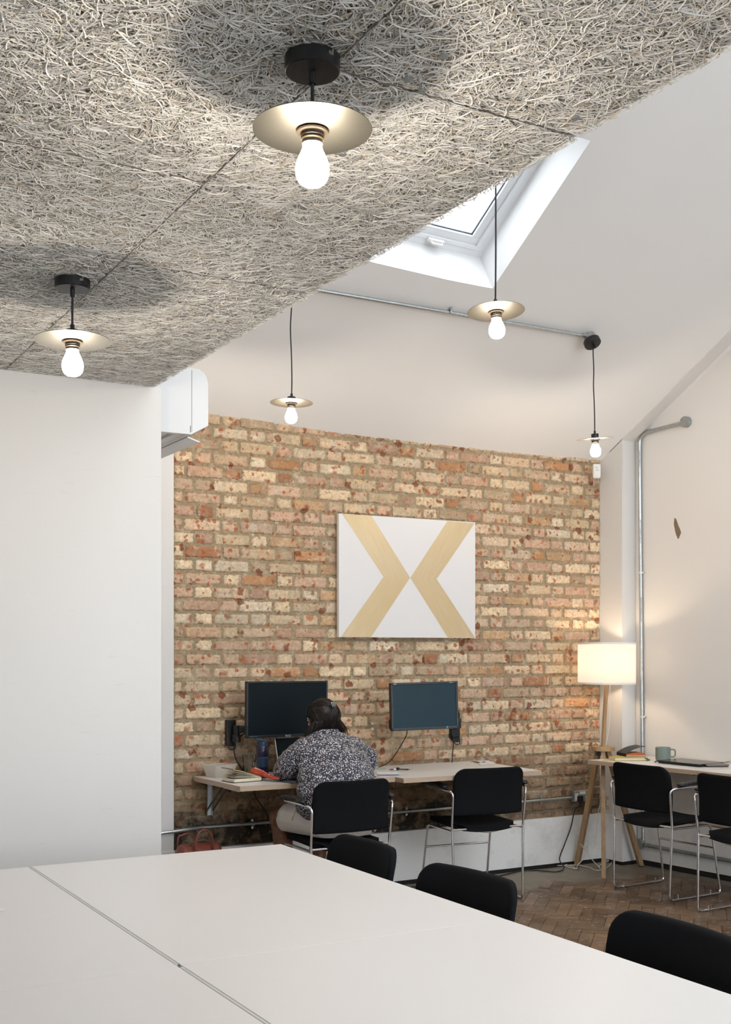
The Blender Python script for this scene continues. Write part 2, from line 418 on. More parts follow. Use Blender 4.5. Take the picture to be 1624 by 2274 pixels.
# ---- brick wall, Flemish bond, one relief mesh
def make_bricks():
    V = []; Fq = []; C = []; nv = 0
    pal = [srgb(224, 202, 168), srgb(230, 208, 176), srgb(218, 190, 160), srgb(210, 178, 152), srgb(198, 164, 140), srgb(202, 168, 130), srgb(194, 146, 106), srgb(176, 124, 92), srgb(188, 168, 140), srgb(226, 210, 184), srgb(208, 184, 158)]
    wts = np.array([3, 3, 3.2, 3.0, 2.6, 1.6, .55, .4, 1.6, 2.2, 2.6]); wts /= wts.sum()
    pal = np.array([p[:3] for p in pal])
    CH = .0755; z = 2.478; rows = []
    k0 = -34
    for k in range(k0, 8):
        zt = 2.478 + k * CH + CH; rows.append((zt - CH, zt, k))
    x_l, x_r = 2.268, 5.352
    for zb, zt, k in rows:
        if zt < .0: continue
        wob = rng.normal(0, .0016)
        off = 0.0 if k % 2 == 0 else .1685
        xs = []; c0 = 2.617 + off - .337 * 4 + rng.normal(0, .006)
        while c0 < x_r + .4:
            xs.append((c0 - .1125, c0 + .1125)); xs.append((c0 + .1125, c0 + .2245)); c0 += .337
        for (a, b) in xs:
            a, b = max(a, x_l), min(b, x_r)
            if b - a < .03: continue
            if zb < .62 and rng.random() < .12: b -= .01
            mort = .0066 + abs(rng.normal(0, .0016))
            xa, xb, za, zc = a + mort, b - mort, zb + mort + wob, zt - mort + wob
            nx = max(4, int((xb - xa) / .0088)); nz = 8
            U, Wv = np.meshgrid(np.linspace(0, 1, nx + 1), np.linspace(0, 1, nz + 1))
            w, hgt = xb - xa, zc - za
            seed = rng.uniform(0, 100, 3)
            # outline: rounded, chipped corners
            px = xa + U * w; pz = za + Wv * hgt
            ex = np.minimum(U, 1 - U) * w; ez = np.minimum(Wv, 1 - Wv) * hgt
            rnd = rng.uniform(.004, .011)
            cx = np.clip(rnd - ex, 0, None); cz = np.clip(rnd - ez, 0, None); cd = np.sqrt(cx ** 2 + cz ** 2)
            pull = np.where(cd > rnd, (cd - rnd), 0) * .8
            px = px + np.where(U < .5, 1, -1) * pull; pz = pz + np.where(Wv < .5, 1, -1) * pull
            edge = np.minimum(ex, ez)
            jx = rng.normal(0, .0022, U.shape) * (edge < .002); jz = rng.normal(0, .0019, U.shape) * (edge < .002)
            px += jx; pz += jz
            face = YW + rng.normal(0, .0022) + rng.normal(0, .006) * (U - .5) * w * 3
            round_e = np.clip(1 - edge / .006, 0, 1) ** 2 * .006
            nzz = rng.normal(0, .0006, U.shape)
            # broken hollows
            hol = np.zeros(U.shape); nb = rng.poisson(.9 if zb > .8 else 1.6) + (rng.poisson(2.2) if (zb < 1.0 and a > 4.3 and zb > .45) else 0)
            red = np.zeros(U.shape)
            for _ in range(nb):
                hx, hz = rng.uniform(0, w), rng.choice([rng.uniform(0, hgt * .3), rng.uniform(hgt * .7, hgt), rng.uniform(0, hgt)])
                rr = rng.uniform(.006, .02); asp = rng.uniform(.6, 1.8)
                ang = rng.uniform(0, PI); dx = (U * w - hx); dz = (Wv * hgt - hz)
                d1 = (dx * math.cos(ang) + dz * math.sin(ang)) / rr; d2 = (-dx * math.sin(ang) + dz * math.cos(ang)) / (rr * asp)
                dd = np.sqrt(d1 ** 2 + d2 ** 2) + rng.normal(0, .12, U.shape)
                s = np.clip((1.0 - dd) * 3, 0, 1); hol = np.maximum(hol, s * rng.uniform(.001, .005)); red = np.maximum(red, s)
            py = face + round_e + nzz + hol
            # colour
            base = pal[rng.choice(len(pal), p=wts)].copy() * rng.uniform(.78, 1.16)
            if zb > 2.2: base = base * np.array([.93, .90, .86])
            col = np.repeat(base[None, None, :], nz + 1, 0).repeat(nx + 1, 1)
            t = rng.random()
            if b - a > .18 and t < .34:                       # kiss marks: paler / pinker bands across a stretcher
                alt = pal[rng.choice(len(pal), p=wts)]
                cuts = np.sort(rng.uniform(0, 1, 4)); band = ((U > cuts[0]) & (U < cuts[1])) | ((U > cuts[2]) & (U < cuts[3]))
                col = np.where(band[..., None], col * .45 + alt * .55, col)
                if rng.random() < .5:
                    bc = (cuts[0] + cuts[1]) / 2; blob = np.exp(-(((U - bc) * w / .022) ** 4 + ((Wv - .5) * hgt / .018) ** 4))
                    col = col * (1 - blob[..., None] * .55) + np.array([.66, .60, .52]) * blob[..., None] * .55
            elif t < .55:
                bl = np.exp(-(((U - .5) * w / (w * .36)) ** 4 + ((Wv - .5) * hgt / .022) ** 4)); col = col * (1 + (bl[..., None] - .5) * .16)
            # mottling
            g1 = rng.normal(0, 1, (4, max(4, nx // 3))); gi = np.array([[g1[int(wv * 3.99) % 4][int(u * (g1.shape[1] - .01))] for u in U[0]] for wv in Wv[:, 0]])
            col = col * (1 + .05 * gi[..., None] + rng.normal(0, .03, U.shape)[..., None])
            redc = np.array(srgb(*[(168, 84, 46), (140, 70, 42), (186, 104, 66), (120, 62, 40)][rng.integers(4)])[:3])
            col = col * (1 - .8 * red[..., None]) + redc * .8 * red[..., None]
            # dark iron spots and soft mortar film at the rim
            rim = np.clip(1 - edge / .007, 0, 1)[..., None] * rng.uniform(.15, .6); col = col * (1 - rim) + np.array(srgb(158, 143, 116)[:3]) * rim
            if zb < .72:                                       # mortar-smeared courses low down
                sm = (.18 + .5 * (rng.random())) * np.clip((.76 - zb) / .12, 0, 1); col = col * (1 - sm) + np.array(srgb(122, 102, 76)[:3]) * sm
            col = np.clip(col, .01, .95)
            idx = np.arange((nx + 1) * (nz + 1)).reshape(nz + 1, nx + 1) + nv
            V.append(np.stack([px, py, pz], -1).reshape(-1, 3)); C.append(col.reshape(-1, 3)); nv += (nx + 1) * (nz + 1)
            Fq.append(np.stack([idx[:-1, :-1], idx[:-1, 1:], idx[1:, 1:], idx[1:, :-1]], -1).reshape(-1, 4))
            # returns into the joint
            ring = np.concatenate([idx[0, :], idx[1:, -1], idx[-1, -2::-1], idx[-2:0:-1, 0]])
            rv = V[-1].reshape(nz + 1, nx + 1, 3).reshape(-1, 3)[ring - (nv - (nx + 1) * (nz + 1))].copy(); rv[:, 1] = YW + .035
            rc = C[-1][ring - (nv - (nx + 1) * (nz + 1))] * .8
            r2 = np.arange(len(ring)) + nv; V.append(rv); C.append(rc); nv += len(ring)
            Fq.append(np.stack([ring, r2, np.roll(r2, -1), np.roll(ring, -1)], -1))
    # mortar bed: wobbly recessed sheet
    gx, gz = 360, 380
    X, Z = np.meshgrid(np.linspace(2.262, 5.36, gx), np.linspace(-.02, 2.99, gz))
    Y = YW + .0075 + rng.normal(0, .0016, X.shape)
    idx = np.arange(gx * gz).reshape(gz, gx) + nv
    V.append(np.stack([X, Y, Z], -1).reshape(-1, 3)); nv += gx * gz
    mc = np.array(srgb(158, 143, 116)[:3])[None, :] * (1 + rng.normal(0, .10, (gx * gz, 1))); C.append(np.clip(mc, .02, .9))
    Fq.append(np.stack([idx[:-1, :-1], idx[:-1, 1:], idx[1:, 1:], idx[1:, :-1]], -1).reshape(-1, 4))
    V = np.concatenate(V).astype(np.float32); Fq = np.concatenate(Fq).astype(np.int32); C = np.concatenate(C)
    return quads_mesh('wall_back', V, Fq, C)
def quads_mesh(name, V, Fq, C=None):
    me = bpy.data.meshes.new(name); me.vertices.add(len(V)); me.vertices.foreach_set('co', V.ravel())
    me.loops.add(len(Fq) * 4); me.loops.foreach_set('vertex_index', Fq.ravel())
    me.polygons.add(len(Fq)); me.polygons.foreach_set('loop_start', np.arange(0, len(Fq) * 4, 4, dtype=np.int32))
    try: me.polygons.foreach_set('loop_total', np.full(len(Fq), 4, dtype=np.int32))
    except Exception: pass
    if C is not None:
        a = me.color_attributes.new('tint', 'FLOAT_COLOR', 'POINT')
        a.data.foreach_set('color', np.concatenate([C, np.ones((len(C), 1))], 1).astype(np.float32).ravel())
    me.update(calc_edges=True); me.validate(); return me
m = NT('old_stock_brick'); v = m.coord()
at = m.node('ShaderNodeAttribute', attribute_name='tint'); c = at.outputs['Color']
c = m.mix(m.ramp(m.noise(v, 22, 4, .65), [(.45, W3(.0)), (.72, W3(.32))]), c, srgb(190, 150, 122))
c = m.mix(m.ramp(m.noise(v, 15, 3, .7, .5), [(.52, W3(.0)), (.72, W3(.42))]), c, srgb(230, 212, 184))
c = m.mix(m.ramp(m.noise(v, 55, 3, .7), [(.42, W3(.0)), (.74, W3(.5))]), c, (.27, .18, .115, 1))          # grime mottling
for sc_, thr, kk, cc_ in ((30, .80, .30, srgb(164, 94, 60)), (17, .91, .34, srgb(128, 72, 46)), (46, .88, .30, srgb(178, 112, 78))):     # red burnt patches
    vo = m.node('ShaderNodeTexVoronoi'); vo.inputs['Scale'].default_value = sc_; nz = m.node('ShaderNodeTexNoise'); nz.inputs['Scale'].default_value = sc_ * 1.6; nz.inputs['Detail'].default_value = 2; m.L(v, nz.inputs['Vector'])
    vv = m.node('ShaderNodeVectorMath', operation='MULTIPLY_ADD'); vv.inputs[1].default_value = (.9 / sc_,) * 3; m.L(nz.outputs['Color'], vv.inputs[0]); m.L(v, vv.inputs[2]); m.L(vv.outputs[0], vo.inputs['Vector'])
    sc2 = m.node('ShaderNodeSeparateColor'); m.L(vo.outputs['Color'], sc2.inputs[0])
    on = m.math('GREATER_THAN', sc2.outputs[0], thr); bl = m.ramp(vo.outputs['Distance'], [(kk, W3(.82)), (kk + .09, BLK)])
    c = m.mix(m.math('MULTIPLY', on, bl), c, cc_)

c = m.mix(m.ramp(m.noise(v, 18, 3, .7), [(.60, BLK), (.74, W3(.55))]), c, srgb(228, 214, 192))             # lime bloom
c = m.mix(m.ramp(m.noise(v, 30, 4, .75, .3), [(.60, BLK), (.66, W3(.85))]), c, srgb(154, 139, 111))           # mortar smears
c = m.mix(m.ramp(m.noise(v, 210, 3, .6), [(.68, BLK), (.73, W3(.75))]), c, (.07, .04, .025, 1))            # pits
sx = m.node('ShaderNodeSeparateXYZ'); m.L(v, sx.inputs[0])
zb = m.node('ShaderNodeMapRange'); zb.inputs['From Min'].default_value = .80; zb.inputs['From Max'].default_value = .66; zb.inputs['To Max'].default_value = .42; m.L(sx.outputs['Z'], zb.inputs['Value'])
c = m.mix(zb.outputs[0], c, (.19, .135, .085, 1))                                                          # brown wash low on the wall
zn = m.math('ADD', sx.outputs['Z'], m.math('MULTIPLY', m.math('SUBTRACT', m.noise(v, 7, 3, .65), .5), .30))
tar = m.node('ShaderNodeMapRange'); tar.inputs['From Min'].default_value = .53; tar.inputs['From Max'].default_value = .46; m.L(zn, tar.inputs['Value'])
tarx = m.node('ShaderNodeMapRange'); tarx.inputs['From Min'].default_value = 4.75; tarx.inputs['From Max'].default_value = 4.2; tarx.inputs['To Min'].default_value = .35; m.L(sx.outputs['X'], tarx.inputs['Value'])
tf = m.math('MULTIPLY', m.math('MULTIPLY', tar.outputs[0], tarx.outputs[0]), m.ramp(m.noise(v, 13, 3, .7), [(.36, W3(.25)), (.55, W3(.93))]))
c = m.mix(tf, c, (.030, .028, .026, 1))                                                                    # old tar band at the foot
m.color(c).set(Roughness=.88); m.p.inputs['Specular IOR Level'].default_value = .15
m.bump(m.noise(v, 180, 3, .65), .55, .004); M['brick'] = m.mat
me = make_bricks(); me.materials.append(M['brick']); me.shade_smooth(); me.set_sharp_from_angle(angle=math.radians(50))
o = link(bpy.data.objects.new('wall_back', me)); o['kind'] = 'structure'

# plastered end of the brick wall, with the return wall that carries the air conditioner
w = MB(); w.box(((1.5 + 2.268) / 2, 6.25, 1.6), (.768, .17, 3.2)); struct('wall_back.001', w, M['wall'])
w = MB(); w.box((-.99 , 4.566, 1.24), (5.16, .2, 2.48)); struct('wall_left', w, M['wall'])
w = MB(); w.prism([(4.67, 0), (6.17, 0), (6.17, 2.79), (4.67, 3.70)], .13, M=Matrix(((0, 0, 1, 1.46), (1, 0, 0, 0), (0, 1, 0, 0), (0, 0, 0, 1)))); struct('wall_left.001', w, M['wall'])
# bulkhead above the soffit edge
w = MB(); w.prism([(-4, 2.525), (WL_Y + .19, 2.525), (WL_Y + .19, 3.72), (2.2, 5.25), (-4, 5.25)], .06, M=Matrix(((0, 0, 1, SOF_X - .09), (1, 0, 0, 0), (0, 1, 0, 0), (0, 0, 0, 1)))); struct('wall_left.002', w, M['wall'])
# right wall, its corner pier, boxing at the foot
w = MB()
p = [RW(-.30, 0), RW(10.2, 0)]; q = [a_ - RN * .2 for a_ in p]
w.add([p[0], p[1], q[1], q[0]] + [a_ + Vector((0, 0, 5.5)) for a_ in (p[0], p[1], q[1], q[0])], [(0, 1, 2, 3), (4, 5, 6, 7), (0, 1, 5, 4), (1, 2, 6, 5), (2, 3, 7, 6), (3, 0, 4, 7)])
wr = struct('wall_right', w, M['wall_r'])
w = MB(); poly = [(pier_x(6.25), 6.25), (pier_x(PIER_Y), PIER_Y), (5.52, PIER_Y + .012), (5.52, 6.25)]
w.prism(poly, 3.05); struct('trim_1', w, M['wall'])
def slope_box(x0f, x1f, Y0, Y1, drop, up, name, mat):
    w = MB(); vs = []
    for Y in (Y0, Y1):
        for xf in (x0f, x1f):
            X = xf(Y); z = ceil_z(X, Y); vs += [(X, Y, z - drop), (X, Y, z + up)]
    w.add(vs, [(0, 1, 3, 2), (4, 6, 7, 5), (0, 2, 6, 4), (1, 5, 7, 3), (0, 4, 5, 1), (2, 3, 7, 6)]); return struct(name, w, mat)
slope_box(lambda Y: pier_x(Y), lambda Y: 5.505 + .1 * (5.93 - Y) - .038, 6.10, 2.3, .009, .1, 'trim_2', M['wall'])
# boxing along the foot of the brick wall, pier and right wall
w = MB(); w.box(((1.62 + 5.35) / 2, 6.158, .1735), (5.35 - 1.62, .036, .303), .002); struct('baseboard_back', w, M['base_w'])
w = MB(); w.box(((1.62 + 5.35) / 2, 6.168, .013), (5.35 - 1.62, .03, .036)); struct('baseboard_back.001', w, M['gap'])  # dark strip standing in for the shade under the boxing
w = MB(); poly = [(pier_x(6.139) - .012, 6.139), (pier_x(PIER_Y) - .014, PIER_Y - .016), (5.503, PIER_Y - .004), (5.503, 6.139)]
w.prism(poly, .30, M=Matrix.Translation((0, 0, .02))); struct('baseboard_right', w, M['base_w'])
w = MB(); w.prism([(x_ + .012, y_ + .01) for x_, y_ in poly], .04, M=Matrix.Translation((0, 0, -.012))); struct('baseboard_right.001', w, M['gap'])  # dark fill standing in for the shade under the pier boxing
MR = frame(RW(0, 0), RU, (0, 0, 1))
if (MR.to_3x3() @ Vector((0, 1, 0))).dot(RN) < 0: SGN = -1
else: SGN = 1
w = MB(); w.box((4.46, SGN * .007, .175), (9.0, .014, .29), .002, M=MR); struct('baseboard_right.002', w, M['base_w'])
w = MB(); w.box((4.46, SGN * .009, .3235), (9.0, .018, .009), .001, M=MR); struct('trim_3', w, M['oak'])
w = MB(); w.box((4.46, SGN * .004, .012), (9.0, .008, .05), M=MR); struct('baseboard_right.003', w, M['gap'])  # dark strip in place of the shade below the right boxing
# plaster knocked off the right wall
pc = rw_hit(1506, 1176); hole = [(1498, 1150), (1502, 1152), (1507, 1166), (1512, 1178), (1513, 1184), (1508, 1196), (1506, 1197), (1502, 1188), (1499, 1176), (1497, 1164)]
m = NT('broken_plaster'); v = m.coord(); m.color(m.mix(m.noise(v, 70, 4), (.10, .07, .04, 1), (.34, .26, .17, 1))).set(Roughness=.9); m.bump(m.noise(v, 90, 3), .5, .006)
w = MB(); hv = [rw_hit(x_, y_, .0006) for x_, y_ in hole]; w.add(hv, [tuple(range(len(hv)))]); w.build('plaster_damage', m.mat, wr, 0)
# unseen walls behind the camera; window openings added and sized for daylight
def glass_mat():
    m = NT('window_glass'); n = m.n
    tr = m.node('ShaderNodeBsdfTransparent'); gl = m.node('ShaderNodeBsdfGlossy'); gl.inputs['Roughness'].default_value = .02
    mx = m.node('ShaderNodeMixShader'); mx.inputs[0].default_value = .06
    m.L(tr.outputs[0], mx.inputs[1]); m.L(gl.outputs[0], mx.inputs[2]); m.L(mx.outputs[0], m.out.inputs['Surface']); return m.mat
M['pane'] = glass_mat()
def holed(name, axis, pos, u0, u1, v0, v1, holes, thick, mat):
    """vertical wall in plane axis=pos, u horizontal, v up, rectangular holes"""
    us = sorted({u0, u1, *[h_[0] for h_ in holes], *[h_[1] for h_ in holes]}); vs_ = sorted({v0, v1, *[h_[2] for h_ in holes], *[h_[3] for h_ in holes]})
    w = MB()
    for a_, b_ in zip(us[:-1], us[1:]):
        for c_, d_ in zip(vs_[:-1], vs_[1:]):
            cu, cv = (a_ + b_) / 2, (c_ + d_) / 2
            if any(h_[0] < cu < h_[1] and h_[2] < cv < h_[3] for h_ in holes): continue
            if axis == 'Y': w.box((cu, pos, cv), (b_ - a_, thick, d_ - c_))
            else: w.box((pos, cu, cv), (thick, b_ - a_, d_ - c_))
    return struct(name, w, mat)
fh = [(-2.2, -1.1, 1.0, 2.1), (-.3, .8, 1.0, 2.1), (2.0, 5.8, .2, 4.2)]  # unseen openings, sized to balance the daylight inside
holed('wall_front', 'Y', -3.6, -4, 6.7, 0, 5.3, fh, .2, M['wall'])
for i, h_ in enumerate(fh):
    fr = MB(); t = .05
    for a_, b_ in ((h_[0], h_[0] + t), (h_[1] - t, h_[1]), ((h_[0] + h_[1]) / 2 - t / 2, (h_[0] + h_[1]) / 2 + t / 2)): fr.box(((a_ + b_) / 2, -3.6, (h_[2] + h_[3]) / 2), (t, .08, h_[3] - h_[2]), .004)
    for z_ in (h_[2] + t / 2, h_[3] - t / 2): fr.box(((h_[0] + h_[1]) / 2, -3.6, z_), (h_[1] - h_[0], .08, t), .004)
    wn = thing('window_%d' % (i + 4), None, None); wn['kind'] = 'structure'
    fr.build('window_frame', M['frame_w'], wn); g = MB(); g.box(((h_[0] + h_[1]) / 2, -3.6, (h_[2] + h_[3]) / 2), (h_[1] - h_[0] - .06, .006, h_[3] - h_[2] - .06)); g.build('pane', M['pane'], wn)
holed('wall_left.003', 'X', -3.9, -3.7, 4.6, 0, 2.6, [(-2.4, .2, .8, 2.3)], .2, M['wall'])
g = MB(); g.box((-3.9, -1.1, 1.55), (.006, 2.6, 1.5)); struct('window_7', g, M['pane'])

# ---- sloping ceiling with the roof window, and its mirror slope beyond the ridge
SKY = [(2.925, 3.688, 4.335, 5.132)]
HID = [(2.2, 3.2, 2.55, 3.45), (4.0, 5.0, 2.55, 3.3)]  # unseen roof windows added to bring in more daylight
def sheet(name, fz, x0, x1, y0, y1, holes, mat):
    us = sorted({x0, x1, 2.45, 3.4, 4.6, 5.4, *[h_[0] for h_ in holes], *[h_[1] for h_ in holes]}); vs_ = sorted({y0, y1, *[h_[2] for h_ in holes], *[h_[3] for h_ in holes]})
    w = MB()
    for a_, b_ in zip(us[:-1], us[1:]):
        for c_, d_ in zip(vs_[:-1], vs_[1:]):
            cu, cv = (a_ + b_) / 2, (c_ + d_) / 2
            if any(h_[0] < cu < h_[1] and h_[2] < cv < h_[3] for h_ in holes): continue
            w.add([(x_, y_, fz(x_, y_)) for x_, y_ in ((a_, c_), (b_, c_), (b_, d_), (a_, d_))], [(0, 1, 2, 3)])
    return struct(name, w, mat, 0)
sheet('ceiling', ceil_z, 1.45, 6.7, 2.2, 6.3, SKY + HID, M['ceil'])
zr = ceil_z(3, 2.2)
sheet('ceiling.002', lambda x_, y_: zr + .02 - .30 * (2.2 - y_), 1.45, 6.7, -3.7, 2.2, [(1.9, 3.3, -1.8, .9), (3.7, 5.1, -1.8, .9)], M['ceil'])  # unseen roof openings added to light the brick wall
NU = CN.normalized(); VS = Vector((0, -1, .615)).normalized()
def sky_pt(x, y, t=0.0, dx=0.0, dv=0.0): return Vector((x, y, ceil_z(x, y))) + NU * t + Vector((dx, 0, 0)) + VS * dv
def rooflight(name, h_, depth=.22, flare=.02):
    x0, x1, y0, y1 = h_
    out = [sky_pt(x1, y1), sky_pt(x1, y0), sky_pt(x0, y0), sky_pt(x0, y1)]
    inn = [sky_pt(x1, y1, depth, -flare, flare), sky_pt(x1, y0, depth, -flare, -flare), sky_pt(x0, y0, depth, flare, -flare), sky_pt(x0, y1, depth, flare, flare)]
    wn = thing(name, None, None); wn['kind'] = 'structure'
    w = MB()
    for i in range(4):
        j = (i + 1) % 4; w.add([out[i], out[j], inn[j], inn[i]], [(0, 1, 2, 3)])
    w.build('reveal', M['reveal'], wn, 0)
    O = inn[3]; ex = (inn[0] - inn[3]); ev = (inn[2] - inn[3]); Wd, Ht = ex.length, ev.length
    Fm = frame(O, ex, NU)
    if (Fm.to_3x3() @ Vector((0, 1, 0))).dot(ev) < 0: sg = -1
    else: sg = 1
    def ring(mb, o0, o1, z0, z1, bev=.002):
        for a_, b_, c_, d_ in ((o0, Wd - o0, o0, o1), (o0, Wd - o0, Ht - o1, Ht - o0), (o0, o1, o1, Ht - o1), (Wd - o1, Wd - o0, o1, Ht - o1)):
            mb.box(((a_ + b_) / 2, sg * (c_ + d_) / 2, (z0 + z1) / 2), (b_ - a_, d_ - c_, z1 - z0), bev, M=Fm)
    f = MB(); ring(f, -.012, .040, -.012, .08); f.build('window_frame', M['frame_w'], wn)
    f = MB(); ring(f, .040, .0445, .004, .07, 0); f.build('frame_gasket', M['gasket'], wn)
    sa = MB(); ring(sa, .0445, .066, -.020, .075); ring(sa, .066, .112, -.006, .075); sash = sa.build('sash', M['frame_w'], wn)
    f = MB(); ring(f, .112, .118, .008, .014, 0); f.build('glazing_bead', M['gasket'], sash)
    g = MB(); g.box((Wd / 2, sg * Ht / 2, .045), (Wd - .225, Ht - .225, .02), M=Fm); g.build('pane', M['pane'], wn)
    hnd = MB(); hc = (Wd * .56, sg * .05, -.03)
    hnd.box(hc, (.10, .022, .02), .006, M=Fm); hnd.tube([Fm @ Vector((hc[0] - .035, hc[1], -.035)), Fm @ Vector((hc[0] - .03, hc[1], -.055)), Fm @ Vector((hc[0] + .03, hc[1], -.055)), Fm @ Vector((hc[0] + .035, hc[1], -.035))], .007, 8)
    hnd.build('window_handle', M['white_pl'], sash)
    return wn
rooflight('window_1', SKY[0])
rooflight('window_2', HID[0]); rooflight('window_3', HID[1])
# neighbouring white-painted brick gable seen through the roof window
m = NT('white_painted_brick'); v = m.coord(); bt = m.node('ShaderNodeTexBrick'); bt.inputs['Scale'].default_value = 4.4; bt.inputs['Color1'].default_value = (.84, .84, .84, 1); bt.inputs['Color2'].default_value = (.86, .86, .86, 1); bt.inputs['Mortar'].default_value = (.72, .73, .74, 1)
m.L(m.coord(rot=(PI / 2, 0, 0)), bt.inputs['Vector']); m.color(bt.outputs['Color']).set(Roughness=.8)

# ---- lowered soffit of wood wool slabs: real strands over a dark core
m = NT('wood_wool'); at = m.node('ShaderNodeAttribute', attribute_name='tint'); m.color(at.outputs['Color']).set(Roughness=.9); m.p.inputs['Specular IOR Level'].default_value = .1; M['wool'] = m.mat
m = NT('wood_wool_core'); v = m.coord(); m.color(m.mix(m.noise(v, 300, 3), (.34, .315, .28, 1), (.62, .60, .57, 1))).set(Roughness=.95); M['core'] = m.mat
def slab(name, x0, x1, y0, y1, dens):
    g = .0032
    w = MB(); w.box(((x0 + x1) / 2, (y0 + y1) / 2, SOF_Z + .020), (x1 - x0 - 2 * g, y1 - y0 - .0105, .030))
    o = struct(name, w, M['core'], 0)
    n = int(dens * (x1 - x0) * (y1 - y0)); K = 7
    c = np.stack([rng.uniform(x0 + g, x1 - g, n), rng.uniform(y0 + .0058, y1 - .0058, n)], -1)
    th = rng.uniform(0, 2 * PI, n); Ls = rng.uniform(.025, .085, n); kap = rng.normal(0, 16, n); wd = rng.uniform(.0012, .0024, n)
    s = np.linspace(-.5, .5, K)[None, :] * Ls[:, None]
    ang = th[:, None] + kap[:, None] * s + rng.normal(0, .18, (n, 1)) * np.sin(s * 90)
    ds = np.diff(s, axis=1); am = (ang[:, 1:] + ang[:, :-1]) / 2
    dx = np.concatenate([np.zeros((n, 1)), np.cumsum(np.cos(am) * ds, 1)], 1); dy = np.concatenate([np.zeros((n, 1)), np.cumsum(np.sin(am) * ds, 1)], 1)
    px = c[:, :1] + dx - dx[:, K // 2:K // 2 + 1]; py = c[:, 1:] + dy - dy[:, K // 2:K // 2 + 1]
    ov = .006
    gy = .0058
    px = np.clip(px, x0 + g, x1 - g + (ov if abs(x1 - SOF_X) < .01 else 0)); py = np.clip(py, y0 + gy, y1 - gy)
    depth = rng.beta(1.7, 1.2, n) * .0046
    pz = SOF_Z + .004 - depth[:, None] + rng.normal(0, .0012, (n, 1)) * np.cos(s * 60) - .0015
    nx_, ny_ = -np.sin(ang), np.cos(ang)
    tilt = rng.uniform(-.8, .8, n)[:, None]
    hw = wd[:, None] / 2
    A = np.stack([px + nx_ * hw, py + ny_ * hw, pz + tilt * hw], -1); B = np.stack([px - nx_ * hw, py - ny_ * hw, pz - tilt * hw], -1)
    V = np.concatenate([A, B], 1).reshape(-1, 3).astype(np.float32)
    base = (np.arange(n) * 2 * K)[:, None]; k = np.arange(K - 1)[None, :]
    Fq = np.stack([base + k, base + k + 1, base + K + k + 1, base + K + k], -1).reshape(-1, 4).astype(np.int32)
    tn = rng.uniform(.82, 1.0, n); warm = rng.random(n)
    col = np.stack([.90 * tn * (1 + .02 * warm), .89 * tn * (1 + .01 * warm), .875 * tn * (1 - .04 * warm)], -1)
    col[rng.random(n) < .05] *= np.array([.72, .62, .48])
    C = np.repeat(col, 2 * K, 0)
    me = quads_mesh(name + '_strands', V, Fq, C); me.materials.append(M['wool']); me.shade_smooth()
    st = link(bpy.data.objects.new('wood_strands', me), o); st['kind'] = 'stuff'
DENS = 19000
cols = [(SOF_X - .58, SOF_X, [.666, 1.866, 3.066, 4.266, WL_Y]), (SOF_X - 1.16, SOF_X - .58, [.06, 1.26, 2.46, 3.66, WL_Y]), (SOF_X - 1.74, SOF_X - 1.16, [1.866, 3.066, 4.266, WL_Y])]
first = True
for x0, x1, ys in cols:
    for a_, b_ in zip(ys[:-1], ys[1:]):
        slab('ceiling.003', x0, x1, a_, b_, DENS if b_ > 1.3 else DENS * .4)
w = MB(); w.box(((SOF_X - 1.74 - 4) / 2, .3, SOF_Z + .022), (4 + SOF_X - 1.74, 8.4, .04)); struct('ceiling.004', w, M['core'], 0)
w = MB(); w.box((SOF_X - .87, -1.75, SOF_Z + .022), (1.74, 3.6, .04)); struct('ceiling.005', w, M['core'], 0)
w = MB(); w.box(((SOF_X - 4.2) / 2 - .01, .48, SOF_Z + .085), (SOF_X + 4.1, 8.35, .09)); struct('ceiling.006', w, M['gap'], 0)  # near-black sheet puts deep shade into the slab joints
sc = MB()
for x_, y_ in ((905, 180), (937, 205), (760, 345), (985, 127), (1277, 265)):
    p = atZ(x_ if x_ < 900 else x_, y_, SOF_Z - .006); sc.cyl(p, p + Vector((0, 0, .006)), .0075, 14)
sc.build('panel_screws', M['galv_box'], bpy.data.objects['ceiling.003'])
# ================================================================== LAMPS
def emit(name, col, s):
    m = NT(name); m.set(Roughness=.3); m.color((.9, .88, .84, 1)); m.p.inputs['Emission Color'].default_value = col; m.p.inputs['Emission Strength'].default_value = s; return m.mat
BULB_S = 232.0
M['bulb'] = emit('lit_opal_bulb', (1, .87, .72, 1), BULB_S)
m = NT('brushed_brass_disc'); v = m.coord(scale=(40, 900, 40)); c = m.mix(m.noise(v, 1.0, 3), (.23, .22, .19, 1), (.31, .295, .255, 1)); m.color(c).set(Metallic=.96, Roughness=.33); M['disc'] = m.mat
m = NT('lampholder_dark_bronze'); v = m.coord(); m.color(m.mix(m.noise(v, 60, 2), (.026, .018, .010, 1), (.045, .032, .018, 1))).set(Metallic=.3, Roughness=.4); M['holder'] = m.mat
BPROF = [(.0001, -.0), (.0165, .0), (.0166, -.005), (.0180, -.011), (.0215, -.019), (.0258, -.028), (.0288, -.037), (.0300, -.046), (.0293, -.055), (.0268, -.063), (.0225, -.0695), (.0165, -.0738), (.009, -.0758), (.0001, -.0763)]
